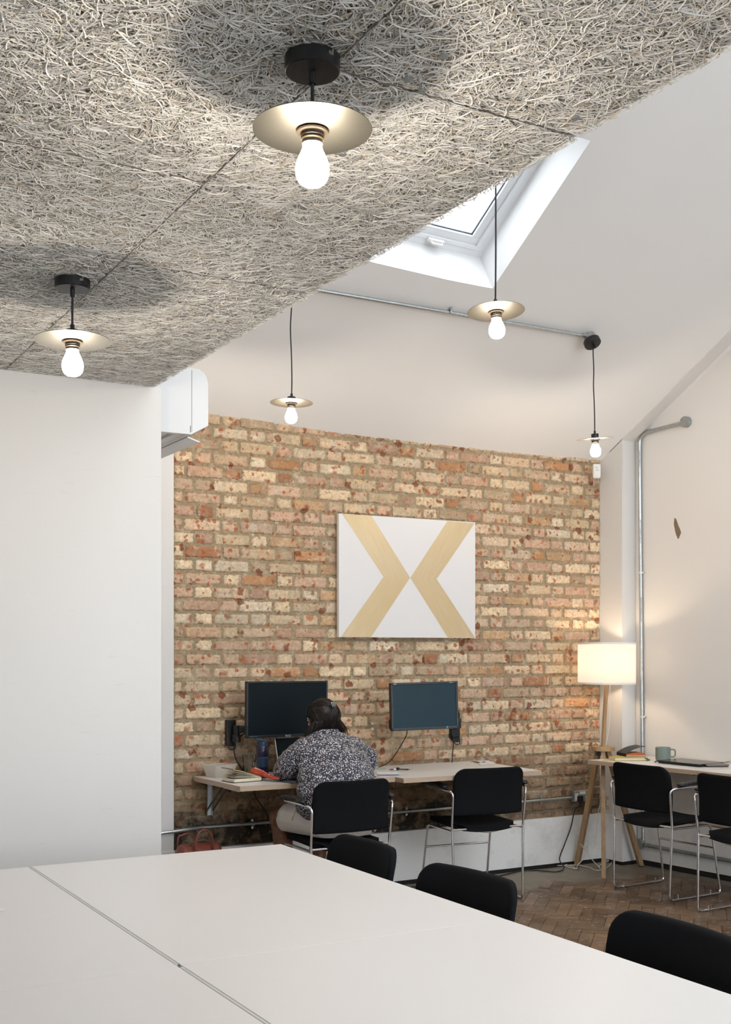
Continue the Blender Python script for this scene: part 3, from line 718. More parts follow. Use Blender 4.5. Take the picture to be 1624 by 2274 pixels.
def pendant(label, z_disc, x, y, top, tilt=(0, 0), short=False, sway=0.0, rose_n=None, screw=True, group='disc shade lamps', rose_off=None):
    """shade disc centre at (x, y, z_disc); the lead goes up to the point top (underside of the ceiling rose)"""
    t = thing('disc_pendant_lamp' if not short else 'disc_ceiling_lamp', label, 'lamp', (x, y, z_disc), 0, group)
    R = Matrix.Rotation(tilt[0], 4, 'X') @ Matrix.Rotation(tilt[1], 4, 'Y')
    sh = MB(); sh.lathe([(.016, -.0007), (.1055, -.0004), (.1060, .0), (.1055, .0011), (.016, .0008)], 72, M=R, close=True); sh.build('shade_disc', M['disc'], t)
    h = MB(); h.lathe([(.0001, .046), (.006, .046), (.0065, .031), (.0195, .030), (.0210, .027), (.0210, .002), (.0001, .002)], 32, M=R); h.build('lamp_holder', M['rose'], t)
    h = MB(); h.lathe([(.0001, -.002), (.0275, -.002), (.0285, -.004), (.0270, -.006), (.0205, -.007), (.0200, -.010), (.0210, -.011), (.0210, -.013), (.0195, -.014), (.0205, -.016), (.0205, -.018), (.0185, -.020), (.0185, -.026), (.0001, -.026)], 32, M=R); h.build('holder_ring', M['holder'], t)
    b = MB(); b.lathe([(r, z - .024) for r, z in BPROF], 32, M=R); b.build('bulb', M['bulb'], t, 179)
    P0 = R @ Vector((0, 0, .046)); T = Vector(top) - Vector((x, y, z_disc)); c = MB()
    if short: c.cyl(P0 - Vector((0, 0, .002)), T, .0032, 12)
    else:
        L = T - P0; pts = [P0 - Vector((0, 0, .004))] + [P0 + L * k + Vector((math.sin(k * 11) * sway, math.cos(k * 9) * sway * .5, 0)) * math.sin(k * PI) for k in (.12, .3, .5, .7, .88)] + [T]
        c.tube(spline(pts, 6), .0032, 10)
    c.build('cord', M['cable_b'], t)
    n = Vector(rose_n).normalized() if rose_n else Vector((0, 0, 1))
    Q = Matrix.Translation(T) @ Vector((0, 0, 1)).rotation_difference(n).to_matrix().to_4x4()
    ro = MB(); ro.lathe([(.0001, -.002), (.0050, -.026) if False else (.0062, -.020), (.0064, .0), (.047, .0), (.0490, .002), (.0490, .0265), (.0001, .0265)], 48, M=Q)
    r_o = ro.build('ceiling_rose', M['rose'], t)
    if screw:
        s = MB(); a = math.radians(-70) - YAW + .35; d = Vector((math.cos(a), math.sin(a), 0)); p = T + d * .0492 + Vector((0, 0, .016))
        s.cyl(p - d * .001, p + d * .0025, .0040, 14); s.box(p + Vector((-d.y, d.x, 0)) * .006 + d * .0005 + Vector((0, 0, .003)), (.003, .003, .012)); s.build('grub_screw', M['chrome'], r_o)
    return t
SF = SOF_Z - .004
p1 = atD(694, 288, 2.064); pendant('black rose lamp with brass disc on the wood wool ceiling, the large near one', p1.z, p1.x, p1.y, (p1.x, p1.y, SF - .0265), short=True)
p2 = atD(161, 757, 3.30); pendant('ceiling lamp with pale disc beside the slab joint near the white partition', p2.z, p2.x, p2.y, (p2.x, p2.y, SF - .0265), (-.03, .0), short=True)
p3 = atD(1102, 692, 4.31); z3 = ceil_z(p3.x, p3.y)
pendant('long pendant lamp hanging in front of the roof window', p3.z, p3.x, p3.y, (p3.x - .004, p3.y, z3 - .034), (-.08, .0), sway=.006, rose_n=CN, screw=False)
p4 = atD(647.5, 895, 5.76); z4 = ceil_z(p4.x, p4.y)
pendant('pendant lamp hanging over the brick wall top beside the air conditioner', p4.z, p4.x, p4.y, (p4.x - .004, p4.y, z4 - .034), (-.0, .02), sway=.006, rose_n=CN, screw=False)
# fifth lamp hangs from the box at the end of the ceiling conduit
q5 = atP(1314, 757, CP - NU * .045, CN)
p5 = atD(1322, 975, 6.62)
pendant('pendant lamp on the end of the ceiling conduit above the motion sensor', p5.z, p5.x, p5.y, q5 - NU * .0265, (.06, -.11), sway=.004, rose_n=CN, screw=False)

# steel conduit on the sloping ceiling, ending in a round box
t = thing('ceiling_conduit', 'galvanised conduit pipe running across the sloping white ceiling', 'conduit', tuple(q5))
bx = q5; e0 = atP(640, 633, CP - NU * .018, CN); e1 = atP(1302, 746, CP - NU * .018, CN)
c = MB(); c.tube([e0 - bx, e1 - bx], .0105, 14); c.build('pipe', M['galv'], t)
c = MB(); c.tube([e1 - bx - (e1 - e0).normalized() * .03, e1 - bx + (e1 - e0).normalized() * .004], .0135, 14); c.build('coupler', M['galv'], t)
Q = Vector((0, 0, 1)).rotation_difference(NU).to_matrix().to_4x4()
c = MB(); c.lathe([(.0001, .0), (.033, .0), (.034, .002), (.034, .042), (.0001, .042)], 32, M=Q); c.build('junction_box', M['galv_box'], t)
def saddle(t, p, along, nrm, r, mat=None, w=.052):
    """pipe clip: a strap over the pipe and a base bar with two screws; p is on the pipe axis, nrm away from the wall"""
    along, nrm = along.normalized(), nrm.normalized(); side = along.cross(nrm).normalized()
    s = MB(); pts = [p + side * (math.cos(a) * (r + .0015)) + nrm * (math.sin(a) * (r + .0015)) for a in np.linspace(0, PI, 11)]
    pts = [p + side * (r + .0015) - nrm * (r + .002)] + pts + [p - side * (r + .0015) - nrm * (r + .002)]
    vs = []; 
    for q in pts: vs += [q - along * .006, q + along * .006]
    s.add(vs, [(2 * i, 2 * i + 1, 2 * i + 3, 2 * i + 2) for i in range(len(pts) - 1)])
    Mx = frame(p - nrm * (r + .003), side, nrm); s.prism(rrect(w, .014, .006), .004, M=Mx)
    s2 = s; o = s2.build('saddle_clip', mat or M['galv'], t)
    s = MB()
    for sg in (-1, 1): q = p - nrm * (r - .001) + side * sg * w * .36; s.cyl(q, q + nrm * .004, .0042, 10)
    s.pieces('screw', M['chrome'], o); return o
saddle(t, atP(1000, 693, CP - NU * .018, CN) - bx, e1 - e0, -NU, .0105)

# ================================================================== RIGHT WALL CONDUITS
t = thing('wall_conduit', 'tall vertical conduit bending to a round box on the right-hand white wall', 'conduit', tuple(RW(0, 0)))
B0 = RW(0, 0)
hi = [rw_hit(1428.5, 1866, .016), rw_hit(1426, 1272, .016), rw_hit(1420.5, 985, .016), rw_hit(1424, 964, .016), rw_hit(1520, 938, .016)]
bl = [hi[0] - B0, hi[2] - B0 + Vector((0, 0, .03)), rw_hit(1420.5, 962, .016) - B0, hi[4] - B0]
bend = fillet([hi[0] - B0, rw_hit(1420.5, 964, .016) - B0, hi[4] - B0], .085, 10)
c = MB(); c.tube(bend, .0125, 14); pipe = c.build('pipe', M['galv'], t)
dlow = (hi[0] - hi[2]).normalized()
c = MB(); a_, b_ = hi[2] - B0 - Vector((0, 0, .045)), hi[2] - B0 + Vector((0, 0, .02)); c.tube([a_, b_], .0145, 14); d_ = rw_hit(1446, 957, .016) - B0; e_ = rw_hit(1437, 960, .016) - B0; c.tube([d_, e_], .0145, 14); c.pieces('coupler', M['galv'], t)
def roundbox(t, p, n, r, h, mat, lidmat=None):
    Q = Matrix.Translation(p) @ Vector((0, 0, 1)).rotation_difference(n).to_matrix().to_4x4()
    c = MB(); c.lathe([(.0001, .0), (r, .0), (r, h - .003), (r - .002, h), (.0001, h)], 36, M=Q); o = c.build('junction_box', mat, t)
    c = MB()
    for a in (.9, .9 + PI): c.cyl(Q @ Vector((math.cos(a) * r * .72, math.sin(a) * r * .72, h - .001)), Q @ Vector((math.cos(a) * r * .72, math.sin(a) * r * .72, h + .003)), .0045, 12)
    c.pieces('brass_screw', M['brass'], o); return o
M['brass'] = plain('brass', (.55, .38, .13, 1), .35, .9)
roundbox(t, rw_hit(1527, 937.5, .001) - B0, RN, .034, .036, M['galv_box'])
for y_ in (1272, 1592): saddle(t, rw_hit(1421 + (y_ - 985) * .0102, y_, .016) - B0, Vector((0, 0, 1)), RN, .0125, M['white_pl'], .062)
roundbox(t, rw_hit(1427, 1873, .001) - B0, RN, .036, .04, M['galv_box'])
# stencilled lettering on the pipe, read downwards
for (y0_, txt, wl) in ((1002, 'CONDUIT CLASS 4 INT', .105), (1155, 'DETA TTE CONDUIT CLASS 4 INT', .150), (1327, 'DETA TTE CONDUIT CLASS 4 INT', .155)):
    p = rw_hit(1421 + (y0_ - 985) * .0102, y0_, .016) - B0
    n = (Vector((0, 0, EYE)) - (p + B0)); n.z = 0; n.normalize()
    side = Vector((-n.y, n.x, 0))
    Mt = frame(p + n * .0129, (0, 0, -1), n)
    text_obj('stencil_lettering', txt, .0105, Mt, M['text_k'], pipe)
t = thing('wall_conduit', 'horizontal grey conduit low on the right-hand wall under the desk', 'conduit', tuple(RW(0, 0)))
c = MB(); c.tube([rw_hit(1434, 1876.5, .03) - B0, rw_hit(1624, 1912, .03) - B0, RW(3.2, .113, .03) - B0], .0125, 14); c.build('pipe', M['galv_box'], t)
c = MB(); c.tube([rw_hit(1434, 1876.5, .03) - B0, rw_hit(1442, 1878, .03) - B0], .0155, 14); c.build('coupler', M['galv_box'], t)
saddle(t, RW(1.4, .114, .03) - B0, RU, RN, .0125)

# conduit along the foot of the brick wall with double socket
t = thing('wall_conduit', 'steel conduit pipe running along the brick wall to the socket box', 'conduit', (2.3, YW, .44))
O_ = Vector((2.3, YW, .44)); yk = YW - .022
pts = [atY(300, 1858, YW - .044), atY(362, 1849.5, YW - .044), atY(388, 1846.5, YW - .044), atY(420, 1841, YW - .040), atY(446, 1837.5, yk), atY(560, 1829, yk), Vector((4.2, yk, .4405)), Vector((5.075, yk, .446))]
c = MB(); c.tube([p - O_ for p in fillet(pts, .05, 4)], .0102, 14); c.build('pipe', M['galv'], t)
for px_ in (562, 905, 1205): q = atY(px_, 1829 - (px_ - 560) * .0822, yk); saddle(t, Vector((q.x, yk, .4375 + (q.x - 2.5) * .0033)) - O_, Vector((1, 0, 0)), Vector((0, -1, 0)), .0102, None, .058)
t = thing('socket_box', 'grey metal double socket with black and white plugs behind the lamp leg', 'socket', (5.15, YW, .45))
c = MB(); c.box((0, -.024, .005), (.135, .040, .076), .006, 3); bx_ = c.build('back_box', M['galv_box'], t)
c = MB(); c.box((-.050, -.046, .002), (.028, .004, .05), .002); c.box((-.002, -.0465, .027), (.05, .004, .018), .001); c.build('switch_plate', M['white_pl'], t)
c = MB(); c.box((-.034, -.062, -.010), (.036, .032, .046), .008, 3); c.cyl((-.034, -.062, -.03), (-.034, -.062, -.05), .006); c.build('black_plug', M['black'], t)
c = MB(); c.box((.036, -.062, -.012), (.036, .030, .044), .009, 3); c.cyl((.036, -.062, -.03), (.036, -.062, -.05), .006); c.build('white_plug', M['white_pl'], t)

# motion sensor in the corner
sp = atY(1325.5, 1046.5, 6.085)
t = thing('motion_sensor', 'white motion sensor in the corner at the top of the brick wall', 'sensor', tuple(sp), -.52)
c = MB(); c.box((0, 0, .0), (.054, .034, .098), .010, 3); c.box((.006, .045, .0), (.03, .065, .03), .004); c.build('casing', M['white_pl'], t)
c = MB(); c.lathe([(.0001, .004), (.012, .0032), (.0195, .0)], 24, M=Matrix.Translation((0, -.0168, -.020)) @ Matrix.Rotation(PI / 2, 4, 'X')); c.build('lens', M['white_pl'], t)
c = MB(); c.tube([Vector((math.cos(a) * .0042, -.0175, .017 + math.sin(a) * .0042)) for a in np.linspace(PI * .9, 2.1 * PI, 12)], .0006, 6); c.box((-.006, -.0172, .0245), (.016, .0008, .003)); c.box((.0, -.0172, .0045), (.022, .0008, .0026)); c.build('printed_mark', plain('grey_print', (.25, .27, .25, 1), .6), t)
c = MB(); c.cyl((.021, -.0165, -.042), (.021, -.0185, -.042), .002, 10); c.build('screw', M['holder'], t)
c = MB(); c.tube([Vector((-.012, .02, -.045)), Vector((-.010, .05, -.06)), Vector((-.008, .06, -.09))], .0018, 6); c.build('lead', M['cable_w'], t)

# air conditioner end-on
a0 = atY(363, 958, 4.62); a1 = atY(425, 965, 4.62); a2 = atY(463, 946, 4.62); a3 = atY(463, 832, 4.62)
t = thing('air_conditioner', 'white wall air conditioner end-on at the corner under the wood wool edge', 'air conditioner', (1.595, 4.62, a1.z))
zx = lambda p: (p.x - 1.595, p.z - a1.z)
X1, X2, Z2 = a1.x - 1.595, a2.x - 1.595, a2.z - a1.z; ZT = .278
prof = [(0, 0), (X1, 0), (X2, Z2), (X2, ZT - .055), (X2 - .006, ZT - .032), (X2 - .020, ZT - .012), (X2 - .042, ZT), (0, ZT)]
My = lambda y: Matrix(((1, 0, 0, 0), (0, 0, 1, y), (0, 1, 0, 0), (0, 0, 0, 1)))
c = MB(); c.prism(prof, .80, M=My(0.0), bev=.0025); body = c.build('casing', M['ac'], t)
c = MB(); c.box((X1 + .002, -.0002, ZT * .5 + .002), (.0016, .0012, ZT - .02)); c.build('panel_seam', M['steel_dark'], body); c = MB(); c.box((X1 - .004, -.0006, .022), (.0028, .0012, .028)); c.tube(fillet([Vector((.012, -.0006, .075)), Vector((.034, -.0006, .075)), Vector((.034, -.0006, .018)), Vector((.012, -.0006, .018))], .018, 5), .0011, 6); c.pieces('moulded_line', M['steel_dark'], body)
a4 = atY(448, 979, 4.62); X4, Z4 = a4.x - 1.595, a4.z - a1.z
c = MB(); c.prism([(X1 - .006, -.006), (X4, Z4), (X4 - .002, Z4 - .004), (X1 - .010, -.010)], .62, M=My(.02)); c.build('louvre_flap', M['ac_grey'], t)
c = MB(); c.box((X1 * .55, .33, -.0006), (.022, .60, .002)); c.prism([(X1 + .004, -.001), (X2 - .003, Z2 - .004), (X2 - .003, Z2 + .001), (X1 + .004, .003)], .6, M=My(.05)); c.build('air_outlet', plain('grey_grille', (.34, .35, .36, 1), .5), t)

# ================================================================== ARTWORK
m = NT('rubbed_gold_leaf'); v = m.coord(rot=(0, 0, 0), scale=(1, 1, 1))
geo = m.node('ShaderNodeTexCoord'); sp_ = m.node('ShaderNodeSeparateXYZ'); m.L(geo.outputs['Object'], sp_.inputs[0])
ax = m.math('ABSOLUTE', sp_.outputs['Z']); u1 = m.math('ADD', m.math('MULTIPLY', m.math('ABSOLUTE', sp_.outputs['X']), .82), m.math('MULTIPLY', ax, -.57)); u2 = m.math('ADD', m.math('MULTIPLY', m.math('ABSOLUTE', sp_.outputs['X']), .57), m.math('MULTIPLY', ax, .82))
cb = m.node('ShaderNodeCombineXYZ'); m.L(m.math('MULTIPLY', u1, 90.0), cb.inputs[0]); m.L(m.math('MULTIPLY', u2, 5.0), cb.inputs[1])
st = m.noise(cb.outputs[0], 1.0, 4, .6); c = m.mix(st, (.56, .42, .235, 1), (.72, .60, .41, 1)); c = m.mix(m.ramp(m.noise(v, 3, 3), [(.35, BLK), (.7, W3(.6))]), c, (.60, .44, .22, 1))
m.color(c).set(Roughness=.36, Metallic=.35); M['gold'] = m.mat
M['board'] = plain('white_painted_board', (.76, .745, .745, 1), .45, var=.01)
AX0, AX1, AZ0, AZ1 = 3.330, 4.290, 1.5165, 2.237; AYf = YW - .045
q0, q1, q2, q3 = atY(753, 1139, AYf), atY(1056, 1161, AYf), atY(1056, 1416.5, AYf), atY(752.5, 1415.5, AYf)
AX0, AX1 = (q0.x + q3.x) / 2, (q1.x + q2.x) / 2; AZ1, AZ0 = (q0.z + q1.z) / 2, (q2.z + q3.z) / 2
AC_ = Vector(((AX0 + AX1) / 2, AYf, (AZ0 + AZ1) / 2)); AW, AH = AX1 - AX0, AZ1 - AZ0
t = thing('wall_artwork', 'white board with two gold chevrons meeting point to point on the brick wall', 'artwork', tuple(AC_))
c = MB(); c.box((0, .014, 0), (AW, .028, AH), .0015); c.box((0, .036, 0), (AW * .7, .016, AH * .7)); c.build('board', M['board'], t)
def ax_(x_, y_): p = atY(x_, y_, AYf) - AC_; return (p.x, p.z)
lc = [ax_(760, 1140.5), ax_(825, 1145), ax_(911, 1283), ax_(824, 1415.8), ax_(757, 1415.3), ax_(852, 1281)]
rc = [ax_(994, 1157), ax_(1054.5, 1162), ax_(970, 1286), ax_(1055.5, 1416), ax_(995, 1416), ax_(911.5, 1283)]
for pl in (lc, rc):
    pl = [(max(-AW / 2 + .0005, min(AW / 2 - .0005, a_)), max(-AH / 2 + .0005, min(AH / 2 - .0005, b_))) for a_, b_ in pl]
    c = MB(); c.add([(a_, -.0006, b_) for a_, b_ in pl], [(0, 1, 2, 5), (5, 2, 3, 4)]); c.build('gold_chevron', M['gold'], t, 0)

# ================================================================== MONITORS
m = NT('monitor_screen'); m.color((.006, .011, .014, 1)).set(Roughness=.38); m.p.inputs['Specular IOR Level'].default_value = .12; M['screen'] = m.mat
m = NT('blue_reflection_screen'); m.color((.012, .036, .052, 1)).set(Roughness=.42); m.p.inputs['Specular IOR Level'].default_value = .22; M['screen_refl'] = m.mat  # bluish room reflection put into the screen's base colour
M['bezel'] = plain('dark_bezel', (.011, .017, .022, 1), .4)
def wallplate(name_root, p, sw=.056, sh=.135):
    c = MB(); c.box((p.x, p.y, p.z), (sw, .03, sh), .008, 3); return c
def monitor(label, pix, dl, dr, hl, hr, bez, thick, brand, arm, roll=0, scr='screen'):
    (xl, ytl, ybl), (xr, ytr, ybr) = pix
    TL, BL, TR, BR = atD(xl, ytl, dl), atD(xl + roll, ybl, dl), atD(xr, ytr, dr), atD(xr + roll * 2.5, ybr, dr)
    C_ = (TL + BL + TR + BR) / 4; ex = ((TR - TL) + (BR - BL)); up = ((TL - BL) + (TR - BR)); W_ = ex.length / 2; H_ = up.length / 2
    ex.normalize(); n = ex.cross(up).normalized()            # towards the viewer
    if n.dot(EYEP - C_) < 0: n = -n
    t = thing('computer_monitor', label, 'monitor', tuple(C_))
    F_ = frame((0, 0, 0), ex, n)                               # x right, y up, z to the viewer
    b = MB()
    for cx_, cy_, sx_, sy_ in ((0, H_ / 2 - bez / 2, W_, bez), (0, -H_ / 2 + bez * .65, W_, bez * 1.3), (-W_ / 2 + bez / 2, 0, bez, H_), (W_ / 2 - bez / 2, 0, bez, H_)): b.box((cx_, cy_, -.006), (sx_, sy_, .012), .002, M=F_)
    bz = b.build('bezel', M['bezel'], t)
    b = MB(); b.box((0, 0, -.010 - thick / 2), (W_ - .002, H_ - .002, thick), .004, M=F_); b.box((0, 0, -.018 - thick), (W_ * .6, H_ * .6, .02), .006, M=F_); b.build('back_shell', M['black'], t)
    b = MB(); b.box((0, bez * .15, -.006), (W_ - 2 * bez + .002, H_ - 2.2 * bez, .004), M=F_); b.build('screen', M[scr], t)
    for txt, sz, lx, ly in brand: text_obj('logo_lettering', txt, sz, F_ @ Matrix.Translation((lx * W_, ly * H_, .0005)), M['text_w'], bz, align='CENTER')
    return t, F_, W_, H_, C_, bz
t, F_, W_, H_, C_, bz = monitor('large black wall monitor behind the seated person on the left', ((548.5, 1513, 1640), (728, 1511.5, 1632.5)), 6.46, 6.76, 0, 0, .011, .02, [('BenQ', .0152, .0, -.477)], None)
pl_ = atY(512, 1627, YW - .018) - C_
c = MB(); c.box(pl_, (.058, .034, .148), .007, 3); c.tube(fillet([pl_ + Vector((-.022, -.012, -.07)), pl_ + Vector((-.012, -.016, -.094)), pl_ + Vector((.022, -.016, -.094)), pl_ + Vector((.024, -.012, -.07))], .006), .0035, 8); c.build('wall_plate', M['black'], t)
k_ = pl_ + Vector((.014, -.055, .0))
c = MB(); c.cyl(k_ + Vector((0, 0, -.05)), k_ + Vector((0, 0, -.008)), .024, 24); c.cyl(k_ + Vector((0, 0, -.008)), k_ + Vector((0, 0, .042)), .019, 24); c.box(k_ + Vector((0, .03, .0)), (.03, .045, .05), .004); c.build('pivot', M['black'], t)
bk = F_ @ Vector((.0, 0, -.045)); d_ = (bk - k_); d_.z = 0
Ma = frame(k_ + Vector((0, 0, .022)), d_, (0, 0, 1)); c = MB(); c.box((d_.length / 2, 0, 0), (d_.length, .026, .038), .006, M=Ma); c.box(bk + Vector((0, .0, 0)), (.09, .03, .09), .004); c.build('swing_arm', M['black'], t)
b = MB(); b.box((-.44 * W_, -.472 * H_, .0003), (.02, .002, .0004), M=F_); b.box((-.39 * W_, -.472 * H_, .0003), (.012, .002, .0004), M=F_); b.pieces('printed_mark', plain('pale_blue_print', (.10, .25, .36, 1), .5), bz)
mon1_c, mon1_F = C_.copy(), F_.copy()
t, F_, W_, H_, C_, bz = monitor('smaller black tilted monitor under the chevron artwork', ((868.5, 1517, 1624), (1015.5, 1512.5, 1617)), 6.72, 6.86, 0, 0, .0125, .032, [('NEC', .0085, -.44, .473), ('MultiSync', .0062, .40, .473)], None, 2, 'screen_refl')
b = MB(); b.box((.325 * W_, -.462 * H_, .0004), (.0085, .0105, .0006), M=F_); b.build('energy_sticker', plain('blue_sticker', (.02, .30, .55, 1), .4), bz)
b = MB()
for q in (.36, .395, .43, .465): b.box((q * W_ - .002, -.458 * H_, .0004), (.004, .0016, .0005), M=F_)
for q in (-.30, -.36, -.42): b.box((.485 * W_, q * H_, .0004), (.0016, .004, .0005), M=F_)
b.build('printed_mark', plain('pale_key_print', (.20, .30, .36, 1), .5), bz)
b = MB(); b.box((-W_ / 2 + .008, -.36 * H_, -.035), (.022, .055, .022), .003, M=F_); b.box((W_ / 2 - .004, -.38 * H_, -.03), (.018, .05, .022), .003, M=F_); b.pieces('usb_hub', M['black'], t)
wp = atY(1010, 1620, YW - .02) - C_
c = MB(); c.box(wp + Vector((.0, 0, .03)), (.062, .036, .16), .006, 3); c.prism([(-.03, 0), (.03, 0), (.03, -.03), (-.005, -.03)], .03, M=frame(wp + Vector((0, .012, -.05)), (1, 0, 0), (0, -1, 0)) if False else Matrix.Translation(wp + Vector((0, .012, -.05))) @ Matrix.Rotation(PI / 2, 4, 'X'))
c.tube(fillet([wp + Vector((-.024, -.012, -.055)), wp + Vector((-.006, -.016, -.092)), wp + Vector((.028, -.016, -.092)), wp + Vector((.03, -.012, -.06))], .005), .0032, 8); c.build('wall_plate', M['black'], t)
bk = F_ @ Vector((.03, 0, -.06)); k_ = wp + Vector((.0, -.04, .04)); d_ = bk - k_
c = MB(); c.cyl(k_ + Vector((0, 0, -.03)), k_ + Vector((0, 0, .03)), .019, 20); c.tube([k_, bk], .017, 12); c.box(k_ + Vector((0, .022, 0)), (.03, .035, .05), .003); c.build('swing_arm', M['black'], t)
mon2_c, mon2_F = C_.copy(), F_.copy()
# ================================================================== DESKS
TZ = .73
def desk_board(mb_top, mb_edge, quad, z, th):
    """plywood board: laminate face on top, ply edges all round; quad in world xy, ccw"""
    n = len(quad)
    mb_top.add([(x_, y_, z) for x_, y_ in quad], [tuple(range(n))])
    mb_edge.add([(x_, y_, z - .0004) for x_, y_ in quad] + [(x_, y_, z - th) for x_, y_ in quad], [tuple(range(n, 2 * n))[::-1]] + [(i, n + i, n + (i + 1) % n, (i + 1) % n) for i in range(n)])
def desk(label, quad, brackets, group):
    c0 = sum((Vector((x_, y_, 0)) for x_, y_ in quad), Vector()) / len(quad); c0.z = TZ
    t = thing('desk', label, 'desk', tuple(c0), 0, group)
    q = [(x_ - c0.x, y_ - c0.y) for x_, y_ in quad]; a_, b_ = MB(), MB(); desk_board(a_, b_, q, 0, .026)
    b_.build('plywood_board', M['ply'], t, 0); a_.build('laminate_top', M['desk'], t, 0)
    for p, ux, un, dep in brackets:
        ux, un = Vector(ux).normalized(), Vector(un).normalized(); F_ = frame(Vector(p) - c0, ux, (0, 0, 1))
        sg = 1 if (F_.to_3x3() @ Vector((0, 1, 0))).dot(un) > 0 else -1
        k = MB(); k.box((0, sg * .0065, -.125), (.030, .003, .195), .001, M=F_)
        for s_ in (-.014, .014): k.box((s_, sg * .014, -.125), (.002, .014, .195), M=F_)
        k.box((0, sg * dep / 2, -.0285), (.028, dep, .003), .001, M=F_); k.box((-.013, sg * dep / 2, -.036), (.002, dep, .018), M=F_); k.box((.013, sg * dep / 2, -.036), (.002, dep, .018), M=F_)
        br = k.build('folding_bracket', M['galv'], t)
        k = MB()
        for s_ in (-.018, .018): k.tube([F_ @ Vector((s_, sg * .014, -.195)), F_ @ Vector((s_ * .9, sg * dep * .52, -.04))], .0055, 6)
        k.pieces('strut', M['steel_dark'], br)
        k = MB(); k.tube([F_ @ Vector((0, sg * dep * .55, -.045)), F_ @ Vector((0, sg * dep * .66, -.052))], .010, 8); k.build('release_catch', M['black'], br)
    return t
bY = YW - .022
fl_, bl_ = atZ(533.8, 1746.7, TZ), atZ(438, 1727, TZ)
desk('plywood wall desk with white top where the person sits', [(fl_.x, fl_.y), (3.346, 5.578), (3.346, bY + .008), (bl_.x + .005, bY + .008)],
     [((2.475, bY + .008, TZ), (1, 0, 0), (0, -1, 0), .46), ((3.25, bY + .008, TZ), (1, 0, 0), (0, -1, 0), .46)], 'wall desks')
fr_ = atZ(1203, 1711, TZ)
desk('plywood wall desk on the brick wall in front of the empty armchair', [(3.351, 5.497), (fr_.x, fr_.y), (fr_.x + .015, bY + .008), (3.351, bY + .008)],
     [((3.47, bY + .008, TZ), (1, 0, 0), (0, -1, 0), .46), ((4.16, bY + .008, TZ), (1, 0, 0), (0, -1, 0), .46)], 'wall desks')
def rq(t_, o_): p = RW(t_, 0, o_); return (p.x, p.y)
desk('plywood desk on the white wall beside the floor lamp, holding the green mug', [rq(.022, .556), rq(.885, .524), rq(.885, .020), rq(.022, .020)][::-1],
     [(tuple(RW(.16, TZ, .020)), RU, RN, .42), (tuple(RW(.78, TZ, .020)), RU, RN, .42)], 'wall desks')
desk('plywood desk on the white wall cut by the picture edge, behind the last armchair', [rq(.888, .535), rq(2.0, .50), rq(2.0, .020), rq(.888, .020)][::-1],
     [(tuple(RW(1.05, TZ, .020)), RU, RN, .42), (tuple(RW(1.9, TZ, .020)), RU, RN, .42)], 'wall desks')

# ================================================================== MEETING TABLES
def table(label, x0, x1, y0, y1, legs_x, strips):
    cx_, cy_ = (x0 + x1) / 2, (y0 + y1) / 2
    t = thing('meeting_table', label, 'table', (cx_, cy_, 0), 0, 'joined white meeting tables')
    g = .0012; c = MB(); c.box((0, 0, TZ - .0125), (x1 - x0 - 2 * g, y1 - y0 - 2 * g, .025), .0018, 2); top = c.build('tabletop', M['table'], t)
    for ly in (y0 + .09, y1 - .09):
        for lx in legs_x:
            c = MB(); c.box((lx - cx_, ly - cy_, (TZ - .026) / 2), (.045, .045, TZ - .026), .004); c.build('leg', M['frame_w'], t)
    c = MB()
    for ly in (y0 + .09, y1 - .09): c.box(((legs_x[0] + legs_x[1]) / 2 - cx_, ly - cy_, TZ - .05), (legs_x[1] - legs_x[0] - .046, .03, .045), .003)
    c.pieces('rail', M['frame_w'], t)
    return t
TX = .9235; TYC = 2.482; TXR = 1.827; TYF = 3.851
ta = table('white meeting table at the far end, beside the two far black chairs', TX + .004, TXR, TYC, TYF, (.99, 1.42), None)
tb = table('white meeting table in the foreground beside the near black chair', TX + .004, TXR, 1.118, TYC, (.99, 1.42), None)
tc = table('white meeting table far end, nearest the white partition', .02, TX - .004, TYC - .012, TYF - .004, (.09, .85), None)
td = table('white meeting table bottom corner with the paper sheet edge behind it', .02, TX - .004, 1.106, TYC - .012, (.09, .85), None)
for (tt, ya, yb) in ((ta, 2.49, TYF - .004), (tb, 1.13, TYC - .02)):
    c = MB(); c.box((TX - tt.location.x, (ya + yb) / 2 - tt.location.y, TZ - .004), (.0078, yb - ya, .0075), .0008); c.build('edge_strip', M['table_gap'], tt)
p = atZ(14, 2021, TZ + .0008); a_ = math.radians(12)
c = MB(); Mx = Matrix.Translation(p) @ Matrix.Rotation(a_, 4, 'Z'); c.box((-.148, .105, .0004), (.297, .21, .0008), M=Mx)
tag(c.build('paper_sheet', M['paper']), 'white paper sheet corner on the meeting table at the picture edge', 'paper')

